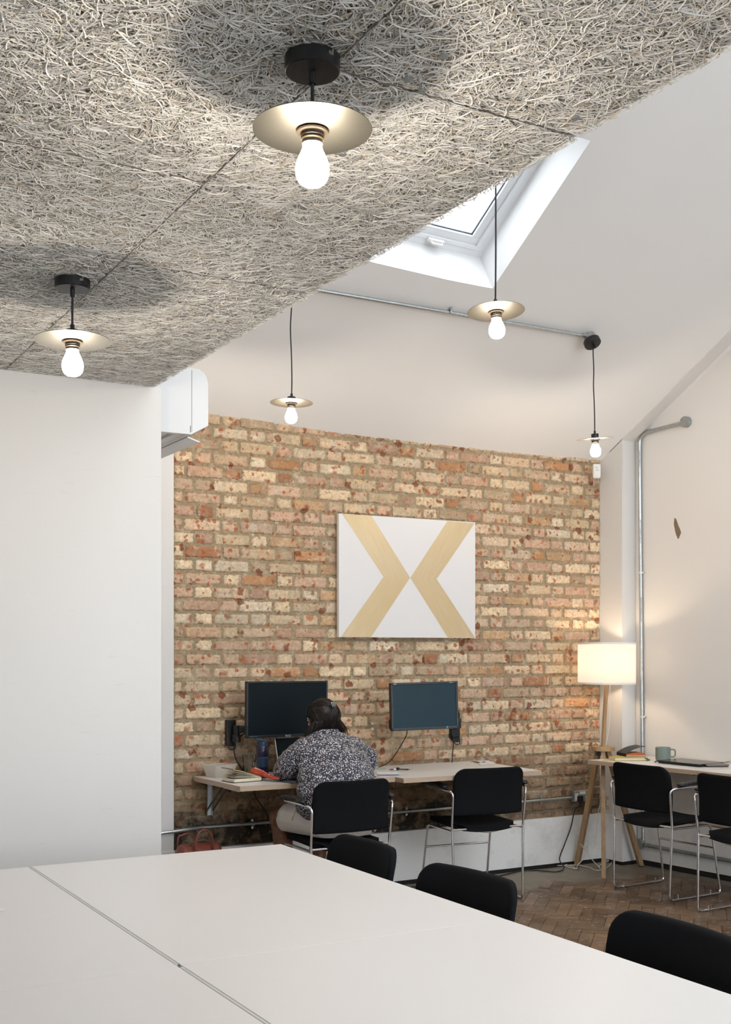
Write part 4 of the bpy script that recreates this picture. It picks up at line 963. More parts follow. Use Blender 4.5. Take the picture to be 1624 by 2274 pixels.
# ================================================================== CHAIRS
def build_chair(label, group, arms=True, name='stacking_armchair'):
    t = thing(name, label, 'chair', (0, 0, 0), 0, group)
    R_ = .0068
    for s in (-1, 1):
        side = [(s * .262, .245, .652), (s * .258, .045, .650), (s * .236, -.012, .640), (s * .230, .012, .43), (s * .2225, 0, .0075), (s * .2225, .425, .0075), (s * .212, .352, .412), (s * .228, .016, .416)]
        if not arms: side = [(s * .185, .004, .600), (s * .205, .010, .53)] + side[3:]
        side = fillet(side, .032, 6)
        c = MB(); c.tube(side, R_, 12); f = c.build('side_frame', M['chrome'], t)
        c = MB()
        for y_ in (.075, .345): c.cyl((s * .2225 + s * -.006, y_, .004), (s * .2225 - s * .006, y_, .034), .0045, 10)
        c.pieces('stacking_peg', M['chrome'], f)
        c = MB()
        for k in range(9 if arms else 0):
            u = k / 8; y_ = .05 + .225 * u; c.ball((s * (.262 - .012 * math.sin(u * PI)), y_, .668 + .006 * math.sin(u * PI) - .010 * max(0, u - .75)), .021, (1.15, 1.25, .72 - .1 * abs(u - .5)), sub=2)
        if arms: remesh(c, 'arm_pad', M['pad'], .006, 3, t)
    c = MB(); c.tube(spline([(-.230, .014, .424), (-.13, .010, .424), (-.07, .004, .412), (0, 0, .404), (.07, .004, .412), (.13, .010, .424), (.230, .014, .424)], 6), R_ * .9, 10); c.build('rear_rail', M['chrome'], t)
    c = MB(); c.cyl((-.2155, .376, .275), (.2155, .376, .275), R_ * .85, 12); c.build('stretcher', M['chrome'], t)
    # seat: upholstered saddle shell
    def sheet_mesh(fn, nu, nv, th):
        top = {}; c = MB(); vs = []; fs = []
        for j in range(nv + 1):
            for i in range(nu + 1): vs.append(fn(i / nu, j / nv, 1))
        o = len(vs)
        for j in range(nv + 1):
            for i in range(nu + 1): vs.append(fn(i / nu, j / nv, -1))
        k = lambda i, j: j * (nu + 1) + i
        for j in range(nv):
            for i in range(nu): fs += [(k(i, j), k(i + 1, j), k(i + 1, j + 1), k(i, j + 1)), (o + k(i, j), o + k(i, j + 1), o + k(i + 1, j + 1), o + k(i + 1, j))]
        for i in range(nu): fs += [(k(i, 0), o + k(i, 0), o + k(i + 1, 0), k(i + 1, 0)), (k(i, nv), k(i + 1, nv), o + k(i + 1, nv), o + k(i, nv))]
        for j in range(nv): fs += [(k(0, j), k(0, j + 1), o + k(0, j + 1), o + k(0, j)), (k(nu, j), o + k(nu, j), o + k(nu, j + 1), k(nu, j + 1))]
        c.add(vs, fs); return c
    def sqr(u, v, r):         # unit square -> rounded square in [-1,1]
        x_, y_ = 2 * u - 1, 2 * v - 1
        ex_ = 1 - r * max(0, abs(y_) - (1 - r)) ** 2 / r ** 2; ey_ = 1 - r * max(0, abs(x_) - (1 - r)) ** 2 / r ** 2
        return x_ * ex_, y_ * ey_
    def seat(u, v, sd):
        x_, y_ = sqr(u, v, .24)
        w_ = .212 - .012 * (y_ + 1) / 2; X = x_ * w_; Y = .215 + y_ * .222
        rim = max(abs(x_), abs(y_)); th = .020 * (1 - max(0, (rim - .84) / .16) ** 2 * .85)
        z_ = .428 + .012 * abs(x_) ** 2 - .016 * max(0, -y_) * math.cos(x_ * 1.5) - .030 * max(0, y_ - .62) ** 2 * 4 + .004 * y_
        return (X, Y, z_ + (th if sd > 0 else -th * .55))
    sheet_mesh(seat, 26, 26, 0).build('seat', M['fabric'], t, 60)
    def back(u, v, sd):
        x_, y_ = 2 * u - 1, 2 * v - 1
        # big radii at the top corners, small ones at the bottom
        Zz = math.sin(y_ * PI / 2) if y_ > 0 else -math.sin(-y_ * PI / 2); zz = Zz * .134; r = .062 if y_ > 0 else .014
        q = max(0.0, abs(zz) - (.134 - r)); w_ = .223 - r + math.sqrt(max(0.0, r * r - q * q)); X = math.sin(x_ * PI / 2) * w_; x_ = X / .223
        Z = .637 + zz; ed = min(w_ - abs(X), .134 - abs(zz)); th = .014 * (.30 + .70 * math.sqrt(max(0.0, 1 - max(0.0, 1 - ed / .014) ** 2)))
        Y = .018 - .034 * (1 - x_ * x_) - .040 * max(0, Zz + .2) ** 1.5 * .6
        return (X, Y + (th if sd > 0 else -th), Z)
    sheet_mesh(back, 28, 20, 0).build('backrest', M['fabric'], t, 60)
    return t
ch = build_chair('black armchair with chrome frame in which the person sits', 'stacking armchairs')
ch.location = (2.902, 5.270, 0); ch.rotation_euler = (0, 0, math.radians(.5))
ch1 = ch
dup(ch, (3.887, 5.445, 0), math.radians(-6), 'empty black armchair facing the brick wall below the smaller monitor')
dup(ch, (4.778, 5.170, 0), math.radians(-87.2), 'black armchair at the white-wall desk, next to the floor lamp')
dup(ch, (4.742, 4.452, 0), math.radians(-87.5), 'black armchair at the white-wall desk, cut off by the picture edge')
ch2 = build_chair('black chair at the far end of the white table, just behind the seated person', 'black table chairs', False, 'stacking_chair')
ch2.location = (1.985, 3.545, 0); ch2.rotation_euler = (0, 0, math.radians(90))
dup(ch2, (1.978, 2.895, 0), math.radians(95.5), 'black chair at the middle of the table, in front of the empty armchair')
dup(ch2, (2.032, 2.090, 0), math.radians(89), 'black chair at the table nearest the viewer, cut by the picture edge')

# ================================================================== FLOOR LAMP
LC = Vector((5.142, 5.885, 0))
t = thing('tripod_floor_lamp', 'oak tripod floor lamp with white drum shade in the corner', 'lamp', tuple(LC))
m = NT('lamp_shade_linen'); n = m.n; v = m.coord(scale=(1, 1, 1))
df = m.node('ShaderNodeBsdfDiffuse'); df.inputs['Color'].default_value = (.88, .87, .85, 1); tl = m.node('ShaderNodeBsdfTranslucent'); tl.inputs['Color'].default_value = (.90, .89, .88, 1)
mx = m.node('ShaderNodeMixShader'); mx.inputs[0].default_value = .72; m.L(df.outputs[0], mx.inputs[1]); m.L(tl.outputs[0], mx.inputs[2]); m.L(mx.outputs[0], m.out.inputs['Surface']); M['shade'] = m.mat
z0, z1, rs = 1.215, 1.487, .187
c = MB(); c.lathe([(rs - .001, z0 + .004), (rs, z0 + .004), (rs, z1 - .004), (rs - .001, z1 - .004)], 72, close=True); sh = c.build('lamp_shade', M['shade'], t)
c = MB()
for z_ in (z0, z1 - .012): c.lathe([(rs - .0016, z_), (rs + .0008, z_), (rs + .0008, z_ + .012), (rs - .0016, z_ + .012)], 72, close=True)
c.build('shade_trim', plain('shade_trim_fabric', (.86, .84, .80, 1), .7, var=.01), sh)
c = MB()
for a in (0, 2.09, 4.19): c.tube([(math.cos(a) * .02, math.sin(a) * .02, z0 + .05), (math.cos(a) * (rs - .003), math.sin(a) * (rs - .003), z0 + .012)], .0018, 6)
c.cyl((0, 0, z0 + .02), (0, 0, z0 + .085), .020, 20); c.build('shade_carrier', M['white_pl'], t)
M['lampbulb'] = emit('lit_warm_bulb', (1, .77, .53, 1), 118.0)
c = MB(); c.ball((0, 0, z0 + .145), .030, (1, 1, 1.15)); c.cyl((0, 0, z0 + .085), (0, 0, z0 + .12), .013); c.build('bulb', M['lampbulb'], t, 179)
ptop = atD(1337, 1500, 7.67) - LC; pbot = atD(1339.5, 1660, 7.67) - LC
c = MB(); c.tube([pbot * 1.0, Vector((0, 0, z0 + .03))], .0138, 16); c.build('pole', M['oak'], t)
zc = .806; cc = Vector((pbot.x, pbot.y, 0))
c = MB(); c.lathe([(.0001, zc - .028), (.073, zc - .028), (.0755, zc - .026), (.0755, zc - .002), (.074, zc), (.0001, zc)], 56, M=Matrix.Translation(cc)); c.build('collar_disc', M['oak_disc'], t)
feet = [Vector((5.075, 6.105, 0)), atZ(1341, 1949, 0), atZ(1424, 1922, 0)]
for f_ in feet:
    f_ = f_ - LC; d_ = (f_ - cc); d_.z = 0; d_.normalize(); tp = cc + d_ * .036 + Vector((0, 0, zc - .027))
    ax = (f_ - tp); L = ax.length; F_ = frame(tp, ax, d_)
    c = MB(); c.box((L / 2, 0, 0), (L, .027, .034), .002, M=F_)
    # level ends
    for i_, v_ in enumerate(c.v):
        v_ = Vector(v_); s_ = (v_ - tp).dot(ax.normalized())
        if s_ > L / 2: v_ = v_ + ax.normalized() * ((0 - v_.z) / ax.normalized().z)
        else: v_ = v_ + ax.normalized() * ((zc - .0285 - v_.z) / ax.normalized().z)
        c.v[i_] = tuple(v_)
    lg = c.build('leg', M['oak'], t)
    if f_.y < -.1:
        c = MB()
        for z_ in (.470, .413): q = tp + ax * ((tp.z - z_) / (tp.z)) ; q = Vector((q.x, q.y, z_)) + Vector((.03, .02, 0)); c.lathe([(.0001, 0), (.026, 0), (.026, .017), (.0001, .017)], 24, M=Matrix.Translation(q))
        q = tp + ax * ((tp.z - .44) / tp.z) + Vector((.03, .02, 0)); c.cyl(q - Vector((0, 0, .02)), q + Vector((0, 0, .03)), .01, 12)
        c.build('cord_winder', M['oak_disc'], lg)
q = atD(1329.5, 1674, 7.62) - LC; c = MB(); c.cyl(q - Vector((.012, 0, 0)), q + Vector((.012, 0, 0)), .012, 18); c.build('clamp_knob', M['black'], t)
c = MB(); c.tube(spline([Vector((.014, -.012, z0 + .02)), Vector((.019, -.012, 1.17)), Vector((.0155, -.012, 1.10)), Vector((.0155, -.010, .95)), Vector((pbot.x + .015, pbot.y - .006, zc))], 6), .0025, 8); c.build('cord', M['cable_w'], t)

# ================================================================== CABLES
def cable(label, pts, r, mat, cat='cable', n=8, name='power_cable'):
    p0 = Vector(pts[0]); c = MB(); c.tube(spline([Vector(p) - p0 for p in pts], n), r, 8); o = c.build(name, mat); o.location = p0; tag(o, label, cat); return o
ZR = .0035
cable('black power cable running from the black plug down onto the floor along the wall', [(5.116, 6.118, .396), atY(1277, 1800, 6.112), atY(1268, 1838, 6.105), atY(1254, 1876, 6.10), atY(1243, 1908, 6.085), Vector((4.905, 6.03, ZR + .01)), Vector((4.80, 5.985, ZR)), atZ(1165, 1933, ZR), Vector((4.30, 6.02, ZR)), Vector((3.95, 6.04, ZR)), atZ(900, 1972, ZR), Vector((3.2, 6.0, ZR)), Vector((2.8, 6.05, ZR))], .0042, M['cable_b'])
cable('tangled white lamp cord lying on the floor by the lamp legs', [(5.186, 6.118, .395), atY(1303, 1800, 6.10), atY(1305, 1850, 6.09), atY(1301, 1872, 6.07), atY(1293, 1882, 6.05), atY(1290, 1874, 6.03), atY(1296, 1881, 6.02), atY(1301, 1888, 6.02), atY(1307, 1880, 6.03), atY(1303, 1876, 6.0), atY(1299, 1884, 5.99), atY(1309, 1899, 6.0), atY(1318, 1912, 6.0), Vector((5.115, 5.92, .012)), atZ(1331, 1923, ZR), atZ(1345, 1914, ZR), atZ(1358, 1913, ZR), atZ(1353, 1923, ZR), atZ(1338, 1931, ZR), atZ(1322, 1932, ZR), atZ(1305, 1925, ZR), atZ(1275, 1921, ZR), atZ(1240, 1922, ZR), atZ(1232, 1919, ZR), atZ(1240, 1917, ZR), atZ(1262, 1921, ZR), atZ(1277, 1926, ZR), atZ(1270, 1927, ZR + .004), atZ(1255, 1922.5, ZR + .006), Vector((4.985, 6.005, ZR)), Vector((5.03, 6.04, .02)), atY(1304, 1900, 6.0), atY(1307, 1886, 6.0), atY(1302, 1880, 5.98), atY(1310, 1870, 5.96), atY(1314, 1880, 5.95), atY(1320, 1883, 5.94), atY(1323, 1870, 5.93), atY(1326, 1835, 5.90), atY(1331, 1795, 5.86), atY(1335, 1778, 5.83)], .0025, M['cable_w'], 'cord')
mb1 = mon1_F
cable('black cable looping from the large monitor down to the desk beside the tumbler', [mon1_c + mon1_F @ Vector((-.19, -.12, -.072)), atY(535, 1634, 6.13), atY(521, 1650, 6.135), atY(520, 1668, 6.12), atY(526, 1690, 6.12), atY(537, 1706, 6.13), atY(541, 1712, 6.135)], .0036, M['cable_b'])
cable('black cable hanging from the smaller monitor to the papers on the desk', [mon2_c + mon2_F @ Vector((-.10, -.12, -.045)), atY(903, 1632, 6.05), atY(888, 1660, 6.05), atY(869, 1688, 6.03), atY(853, 1699, 6.0), atZ(841, 1703.5, TZ + .004)], .0032, M['cable_b'])
cable('black cable dropping straight from the monitor wall plate onto the desk', [atY(1007, 1634, 6.13), atY(1007.5, 1650, 6.135), atY(1005.5, 1672, 6.14), atY(1004.5, 1694, 6.14)], .0036, M['cable_b'])
cable('black cable slanting from under the desk down behind the armchair to the wall', [(2.78, 6.02, .694), atY(565, 1758, 6.05), atY(585, 1795, 6.06), atY(606, 1830, 6.07), atY(628, 1858, 6.08), Vector((3.05, 6.09, .12)), Vector((3.12, 6.085, .006)), Vector((3.2, 6.06, ZR))], .0038, M['cable_b'])
cable('thin black charging lead by the green mug on the desk', [atZ(1455, 1692.5, TZ + .003), atZ(1457, 1690.5, TZ + .004), atZ(1463, 1690.2, TZ + .006), atZ(1472, 1691.2, TZ + .004), atZ(1480, 1690.8, TZ + .006), atZ(1490, 1691, TZ + .003)], .0032, M['cable_b'])
cable('grey lead plugged into the closed laptop at the picture edge', [atZ(1607, 1694, TZ + .012), atZ(1616, 1692, TZ + .012), atZ(1630, 1689, TZ + .006), atZ(1650, 1690, TZ + .003)], .0022, M['steel_dark'])
# ================================================================== THINGS ON THE LEFT DESK
def quad_loft(bot, top, th, mb):
    """open tub from two quads, with wall thickness"""
    cb = sum(bot, Vector()) / 4; ct = sum(top, Vector()) / 4
    bi = [cb + (p - cb) * (1 - th / (p - cb).length * 1.4) + Vector((0, 0, th)) for p in bot]; ti = [ct + (p - ct) * (1 - th / (p - ct).length * 1.4) for p in top]
    n = 4
    def rnd(q, r=.012):
        out = []
        for i in range(4):
            a_, b_, c_ = q[i - 1], q[i], q[(i + 1) % 4]; d1, d2 = (a_ - b_).normalized() * r, (c_ - b_).normalized() * r
            for k in range(4): t_ = k / 3; out.append((b_ + d1) * (1 - t_) ** 2 + b_ * 2 * t_ * (1 - t_) + (b_ + d2) * t_ * t_)
        return out
    A, B, C_, D = rnd(bot), rnd(top), rnd(ti), rnd(bi); n = len(A)
    vs = A + B + C_ + D; fs = []
    for o1, o2 in ((0, n), (n, 2 * n), (2 * n, 3 * n)):
        for i in range(n): fs.append((o1 + i, o1 + (i + 1) % n, o2 + (i + 1) % n, o2 + i))
    fs.append(tuple(range(n))[::-1]); fs.append(tuple(range(3 * n, 4 * n))); mb.add(vs, fs); return ct
m = NT('cloudy_plastic'); v = m.coord(); m.color((.86, .83, .77, 1)).set(Roughness=.3); tr = m.node('ShaderNodeBsdfTransparent'); tl = m.node('ShaderNodeBsdfTranslucent'); tl.inputs['Color'].default_value = (.88, .85, .79, 1)
m1_, m2_ = m.node('ShaderNodeMixShader'), m.node('ShaderNodeMixShader'); m1_.inputs[0].default_value = .5; m2_.inputs[0].default_value = .36; m.L(m.p.outputs[0], m1_.inputs[1]); m.L(tl.outputs[0], m1_.inputs[2]); m.L(m1_.outputs[0], m2_.inputs[1]); m.L(tr.outputs[0], m2_.inputs[2]); m.L(m2_.outputs[0], m.out.inputs['Surface']); M['tub'] = m.mat
rimz = TZ + .066
F4 = [atZ(479.6, 1702, rimz), atZ(531, 1698.6, rimz), atZ(497, 1694.5, rimz), atZ(454, 1700.6, rimz)]
ctr = sum(F4, Vector()) / 4
e1 = ((F4[1] - F4[0]) + (F4[2] - F4[3])) / 2; e2 = ((F4[3] - F4[0]) + (F4[2] - F4[1])) / 2
e1.z = e2.z = 0; w1, w2 = .165, .115; e1.normalize(); e2 = Vector((-e1.y, e1.x, 0))
def rect(c, w_, d_, z_): return [Vector((c.x, c.y, z_)) + e1 * sx * w_ / 2 + e2 * sy * d_ / 2 for sx, sy in ((-1, -1), (1, -1), (1, 1), (-1, 1))]
ctr = F4[0] + e1 * w1 / 2 + e2 * w2 / 2
t = thing('food_tub', 'clear plastic food tub with orange residue on the desk end', 'container', (ctr.x, ctr.y, TZ)); Z_ = Vector((ctr.x, ctr.y, TZ))
c = MB(); quad_loft([p - Z_ for p in rect(ctr, w1 * .80, w2 * .74, TZ + .0006)], [p - Z_ for p in rect(ctr, w1, w2, rimz)], .0016, c); c.build('tub', M['tub'], t)
c = MB(); rr_ = [p - Z_ for p in rect(ctr, w1 + .004, w2 + .004, rimz)]; c.tube(fillet(rr_ + [rr_[0]], .012, 4), .0022, 8); c.build('rim', M['tub'], t)
m = NT('curry_stain'); v = m.coord(); tr = m.node('ShaderNodeBsdfTransparent'); mx = m.node('ShaderNodeMixShader'); m.L(m.ramp(m.noise(v, 45, 4, .65), [(.46, BLK), (.56, WHT)]), mx.inputs[0]); m.L(tr.outputs[0], mx.inputs[1]); m.color((.62, .34, .06, 1)); m.L(m.p.outputs[0], mx.inputs[2]); m.L(mx.outputs[0], m.out.inputs['Surface'])
c = MB(); fq = rect(ctr, w1 * .80, w2 * .74, TZ + .003); tq = rect(ctr, w1 * .88, w2 * .86, TZ + .032)
for i in (0, 3): j = (i + 1) % 4; c.add([(p - Z_) * 1.0 + ((ctr - p).normalized() * .006) for p in (fq[i], fq[j], tq[j], tq[i])], [(0, 1, 2, 3)])
c.build('food_residue', m.mat, t, 0)

m = NT('clear_glass'); tr = m.node('ShaderNodeBsdfTransparent'); tr.inputs['Color'].default_value = (.94, .955, .95, 1); gl = m.node('ShaderNodeBsdfGlossy'); gl.inputs['Roughness'].default_value = .06
lw = m.node('ShaderNodeLayerWeight'); lw.inputs['Blend'].default_value = .32; mx = m.node('ShaderNodeMixShader'); m.L(m.math('MULTIPLY', lw.outputs['Fresnel'], .75), mx.inputs[0]); m.L(tr.outputs[0], mx.inputs[1]); m.L(gl.outputs[0], mx.inputs[2]); m.L(mx.outputs[0], m.out.inputs['Surface']); M['glass'] = m.mat
g = atZ(553, 1720, TZ); t = thing('glass_tumbler', 'clear faceted glass tumbler standing between the tub and the water bottle', 'glass', tuple(g))
def facet(n, prof, nf, amt, mb):
    vs = []; fs = []
    for r, z_, f_ in prof:
        for k in range(n): a = 2 * PI * k / n; vs.append((r * (1 - f_ * amt * abs(math.sin(a * nf / 2))) * math.cos(a), r * (1 - f_ * amt * abs(math.sin(a * nf / 2))) * math.sin(a), z_))
    L = len(prof)
    for j in range(L - 1):
        for k in range(n): fs.append((j * n + k, j * n + (k + 1) % n, (j + 1) * n + (k + 1) % n, (j + 1) * n + k))
    fs.append(tuple(range(n))[::-1]); fs.append(tuple((L - 1) * n + k for k in range(n))); mb.add(vs, fs)
c = MB(); facet(72, [(.030, .0005, .6), (.0315, .004, 1), (.036, .066, 1), (.0375, .072, .2), (.0405, .113, 0), (.0392, .1135, 0), (.0355, .072, 0), (.0335, .06, 0), (.0285, .010, 0)], 9, .07, c); c.build('tumbler', M['glass'], t, 40)

b0 = atZ(582, 1728, TZ) + Vector((.008, .012, 0)); t = thing('water_bottle', 'dark blue water bottle with flip spout next to the tumbler', 'bottle', tuple(b0))
m = NT('smoky_blue_plastic'); m.color((.022, .022, .055, 1)).set(Roughness=.15); m.p.inputs['Transmission Weight'].default_value = .15; M['bot'] = m.mat
M['navy'] = plain('navy_silicone', (.010, .032, .075, 1), .5); M['cap'] = plain('navy_cap', (.012, .040, .085, 1), .4)
c = MB(); c.lathe([(.0001, .0008), (.033, .0008), (.0345, .004), (.034, .03), (.031, .058), (.0325, .065), (.0325, .110), (.031, .117), (.034, .135), (.034, .170), (.030, .178), (.0001, .178)], 40); c.build('body', M['bot'], t)
c = MB(); c.lathe([(.0315, .060), (.0338, .062), (.0338, .114), (.0315, .116)], 40); c.build('grip_sleeve', M['navy'], t)
c = MB(); c.lathe([(.0001, .176), (.0295, .176), (.0295, .196), (.028, .200), (.0001, .200)], 36); d_ = Vector((-.95, .1, .0)).normalized(); F_ = frame((0, 0, .207), d_ + Vector((0, 0, .22)), (0, 0, 1))
c.box((.008, 0, 0), (.066, .022, .011), .004, M=F_); c.build('cap', M['cap'], t)

# open notebook with its pages fanned
A, B, C_ = atZ(520, 1739.5, TZ), atZ(569, 1735.5, TZ), atZ(486, 1731.5, TZ)
ex = (B - A); ex.z = 0; W_ = .185; ex.normalize(); ey = Vector((-ex.y, ex.x, 0)); D_ = .125; W_ = .178
t = thing('open_notebook', 'cream notebook lying half open on the desk corner', 'notebook', tuple(A)); F_ = Matrix.Identity(4)
for i in range(3): F_[i][0] = ex[i]; F_[i][1] = ey[i]
M['cover_k'] = plain('dark_green_black_cover', (.014, .022, .024, 1), .5)
c = MB(); c.box((W_ / 2, D_ / 2, .0012), (W_ + .004, D_ + .004, .0022), .0005, M=F_); c.build('back_cover', M['cover_k'], t)
c = MB(); c.box((W_ / 2, D_ / 2, .0112), (W_ - .006, D_ - .004, .0172), .002, M=F_); c.build('page_block', M['pages'], t)
def fan(dz_end, lift, th, w_):
    c = MB(); vs = []; K = 12
    for k in range(K + 1):
        u = k / K; x_ = W_ * (.96 - u * w_); z_ = .020 + dz_end * u + lift * math.sin(u * PI * .62)
        for y_ in (.004, D_ - .004): vs += [(x_, y_, z_), (x_, y_, z_ + th)]
    fs = []
    for k in range(K):
        o = 4 * k; fs += [(o, o + 4, o + 6, o + 2), (o + 1, o + 3, o + 7, o + 5), (o, o + 1, o + 5, o + 4), (o + 2, o + 6, o + 7, o + 3)]
    fs += [(0, 2, 3, 1), (4 * K, 4 * K + 1, 4 * K + 3, 4 * K + 2)]; c.add(vs, fs, F_); return c
pg = MB()
for dz, lf, w_ in ((.004, .003, .92), (.008, .004, .9), (.012, .005, .86), (.018, .007, .84), (.024, .008, .82), (.030, .009, .9)): q = fan(dz, lf, .0012, w_); pg.add(q.v, q.f)
pg.build('loose_pages', M['pages'], t)
q = fan(.040, .010, .004, .98); q.build('turned_pages', plain('yellowed_pages', (.62, .50, .22, 1), .7, var=.2, vscale=60), t)
q = fan(.0445, .0108, .0018, 1.0); q.build('front_cover', M['cover_k'], t)

p0 = Vector((2.648, 5.775, TZ)); t = thing('zip_pouch', 'crumpled red pouch lying by the water bottle', 'pouch', tuple(p0))
ex = Vector((.045, -.235, 0)).normalized(); ang = math.atan2(ex.y, ex.x)
M['red'] = plain('red_leather', (.50, .072, .038, 1), .45, var=.25, vscale=30); M['red_d'] = plain('brick_red_leather', (.19, .046, .028, 1), .45, var=.2, vscale=40)
c = MB()
for k in range(15):
    u = k / 14; c.ball((-.100 + .200 * u, 0, .016 + .022 * (1 - u) ** 1.2), .020, (1.1, (1.7 - 1.1 * u), (1.15 - .78 * u)), sub=2)
def crum(v_, n_): return v_ + n_ * (.0035 * mnoise.noise(v_ * 45))
o = remesh(c, 'pouch', M['red'], .004, 3, t, crum); o.rotation_euler = (0, 0, ang); o.location = (0, 0, .004)
c = MB(); c.tube(spline([Vector((-.09, -.01, .062)), Vector((-.03, .0, .049)), Vector((.04, -.004, .034))], 6), .0024, 6); z_ = c.build('zip', M['paper'], t); z_.rotation_euler = (0, 0, ang)

# laptop in use
LX, LYh, LW, LD = 2.955, 5.93, .304, .212
t = thing('laptop', 'open laptop with dark screen in front of the seated person', 'laptop', (LX, LYh, TZ))
M['alu'] = plain('silver_aluminium', (.60, .61, .63, 1), .32, .9, var=.02)
c = MB(); c.box((0, -LD / 2, .0075), (LW, LD, .0145), .004, 3); bs = c.build('base', M['alu'], t)
c = MB(); c.box((0, -.075, .0152), (LW - .03, .10, .0012)); c.build('keyboard', M['black'], bs)
c = MB(); c.box((0, -.168, .0150), (.11, .07, .0008)); c.build('trackpad', plain('grey_trackpad', (.42, .43, .45, 1), .4), bs)
Rm = Matrix.Translation((0, .0, .014)) @ Matrix.Rotation(math.radians(-18), 4, 'X')
c = MB(); c.box((0, .003, .104), (LW, .006, .205), .0025, 2, M=Rm); ld = c.build('screen_lid', M['alu'], t)
c = MB(); c.box((0, -.0004, .104), (LW - .006, .0012, .198), M=Rm); c.build('screen', M['screen'], ld)

# papers, pen, adapter, leaflet
def sheet(name, label, pix, z_, mat, cat, th=.0006):
    q = [atZ(x_, y_, z_) for x_, y_ in pix]; c0 = q[0].copy(); c = MB(); n = len(q)
    c.add([p - c0 for p in q] + [p - c0 - Vector((0, 0, th)) for p in q], [tuple(range(n)), tuple(range(n, 2 * n))[::-1]] + [(i, n + i, n + (i + 1) % n, (i + 1) % n) for i in range(n)])
    o = c.build(name, mat, None, 0); o.location = c0; tag(o, label, cat); return o
sheet('paper_sheet', 'white paper sheets at the right elbow of the seated person, upper sheet', [(838, 1720), (893, 1719.5), (878, 1714), (836, 1714)], TZ + .004, M['paper'], 'paper')
sheet('paper_sheet', 'blue-edged paper sheet under the upper sheet at the right elbow of the seated person', [(838, 1721.5), (884, 1721.5), (889, 1719), (838, 1719)], TZ + .002, M['ink'], 'paper')
a_, b_ = atZ(838, 1706.5, TZ + .006), atZ(856, 1704.8, TZ + .006); c = MB(); c.tube([Vector((0, 0, 0)), b_ - a_], .0055, 10); o = c.build('marker_pen', plain('sage_green_plastic', (.36, .42, .36, 1), .4)); o.location = a_; tag(o, 'sage green pen on the desk behind the paper sheets', 'pen')
a_ = atZ(884, 1708, TZ + .008); t = thing('charging_adapter', 'black cable adapter with white plug on the desk near the paper sheets', 'adapter', tuple(a_))
c = MB(); c.ball((0, 0, .002), .0095, (1.2, 1, .95)); b_ = atZ(905, 1707.5, TZ + .008) - a_; b_.z = -.003; c.tube([Vector((0, 0, 0)), b_], .0032, 8); c.box(b_, (.012, .009, .007), .001); e_ = atZ(866, 1708.8, TZ + .006) - a_; c.tube([Vector((-.016, 0, -.001)), e_], .0028, 8); c.build('lead', M['black'], t)
c = MB(); e2_ = atZ(877, 1708.4, TZ + .008) - a_; c.box(e2_, (.014, .012, .010), .002); c.build('white_plug', M['white_pl'], t)
c = MB(); b3 = atZ(911, 1707.3, TZ + .008) - a_; b3.z = -.003; c.box(b3, (.016, .008, .004), .001); c.build('metal_tip', M['chrome'], t)
o = sheet('folded_leaflet', 'printed leaflet lying at the back of the desk by the brick wall', [(1043, 1690), (1067, 1696.5), (1101, 1694), (1085, 1688.6)], TZ + .003, M['paper'], 'leaflet', .002)
for pix, mt in ((([(1045, 1690.2), (1062, 1694.8), (1068, 1692.6), (1054, 1690)]), M['blackgloss']), ([(1069, 1692.5), (1074, 1693.3), (1080, 1692.4), (1075, 1691.4)], M['text_k'])):
    q = [atZ(x_, y_, TZ + .0034) - o.location for x_, y_ in pix]; c = MB(); c.add(q, [(0, 1, 2, 3)]); c.build('printed_block', mt, o, 0)

# ================================================================== RIGHT DESK THINGS
def oriented(A, B, z_):
    ex = B - A; ex.z = 0; L = ex.length; ex.normalize(); ey = Vector((-ex.y, ex.x, 0)); F_ = Matrix.Identity(4)
    for i in range(3): F_[i][0] = ex[i]; F_[i][1] = ey[i]
    return F_, L
A, B = atZ(1367, 1690.3, TZ), atZ(1440, 1689.5, TZ); F_, L = oriented(A, B, TZ); D_ = .135; A = A + Vector((0, 0, .0008))
t = thing('yellow_book', 'yellow-edged book lying under the black notebook', 'book', tuple(A))
M['yel'] = plain('mustard_cover', (.52, .38, .045, 1), .5)
c = MB(); c.box((L / 2, D_ / 2, .001), (L, D_, .0018), .0004, M=F_); c.box((L / 2, D_ / 2, .0187), (L, D_, .0018), .0004, M=F_); c.box((L - .0012, D_ / 2, .01), (.002, D_, .018), M=F_); c.build('cover', M['yel'], t)
c = MB(); c.box((L / 2 - .003, D_ / 2, .0098), (L - .006, D_ - .006, .0156), .001, M=F_); c.build('page_block', M['pages'], t)
c = MB(); a_ = F_ @ Vector((.0, .02, .003)); c.tube(spline([a_, a_ + Vector((-.02, .03, -.0005)), a_ + Vector((-.05, .01, -.0005)), a_ + Vector((-.075, .03, -.0005))], 5), .0018, 6); c.build('ribbon', M['yel'], t)
c = MB(); a_ = F_ @ Vector((L - .02, .0, .02)); c.tube(spline([a_, a_ + Vector((.0, -.012, -.008)), a_ + Vector((.018, -.006, -.018)), a_ + Vector((.05, .01, -.018)), a_ + Vector((.03, .03, -.012)), a_ + Vector((.0, .05, -.004))], 6), .0026, 6); c.build('elastic_band', M['black'], t)
zb = TZ + .0198
A, B = atZ(1391, 1680.5, zb), atZ(1443, 1680, zb); F_, L = oriented(A, B, zb); L = .142; D_ = .135
t = thing('black_notebook', 'black notebook with orange page edges and lifted cover on top of the yellow book', 'notebook', (A.x, A.y, zb))
F_ = F_ @ Matrix.Rotation(.12, 4, 'Z')
c = MB(); c.box((L / 2, D_ / 2, .0012), (L, D_, .002), .0005, M=F_); c.build('back_cover', M['cover_k'], t)
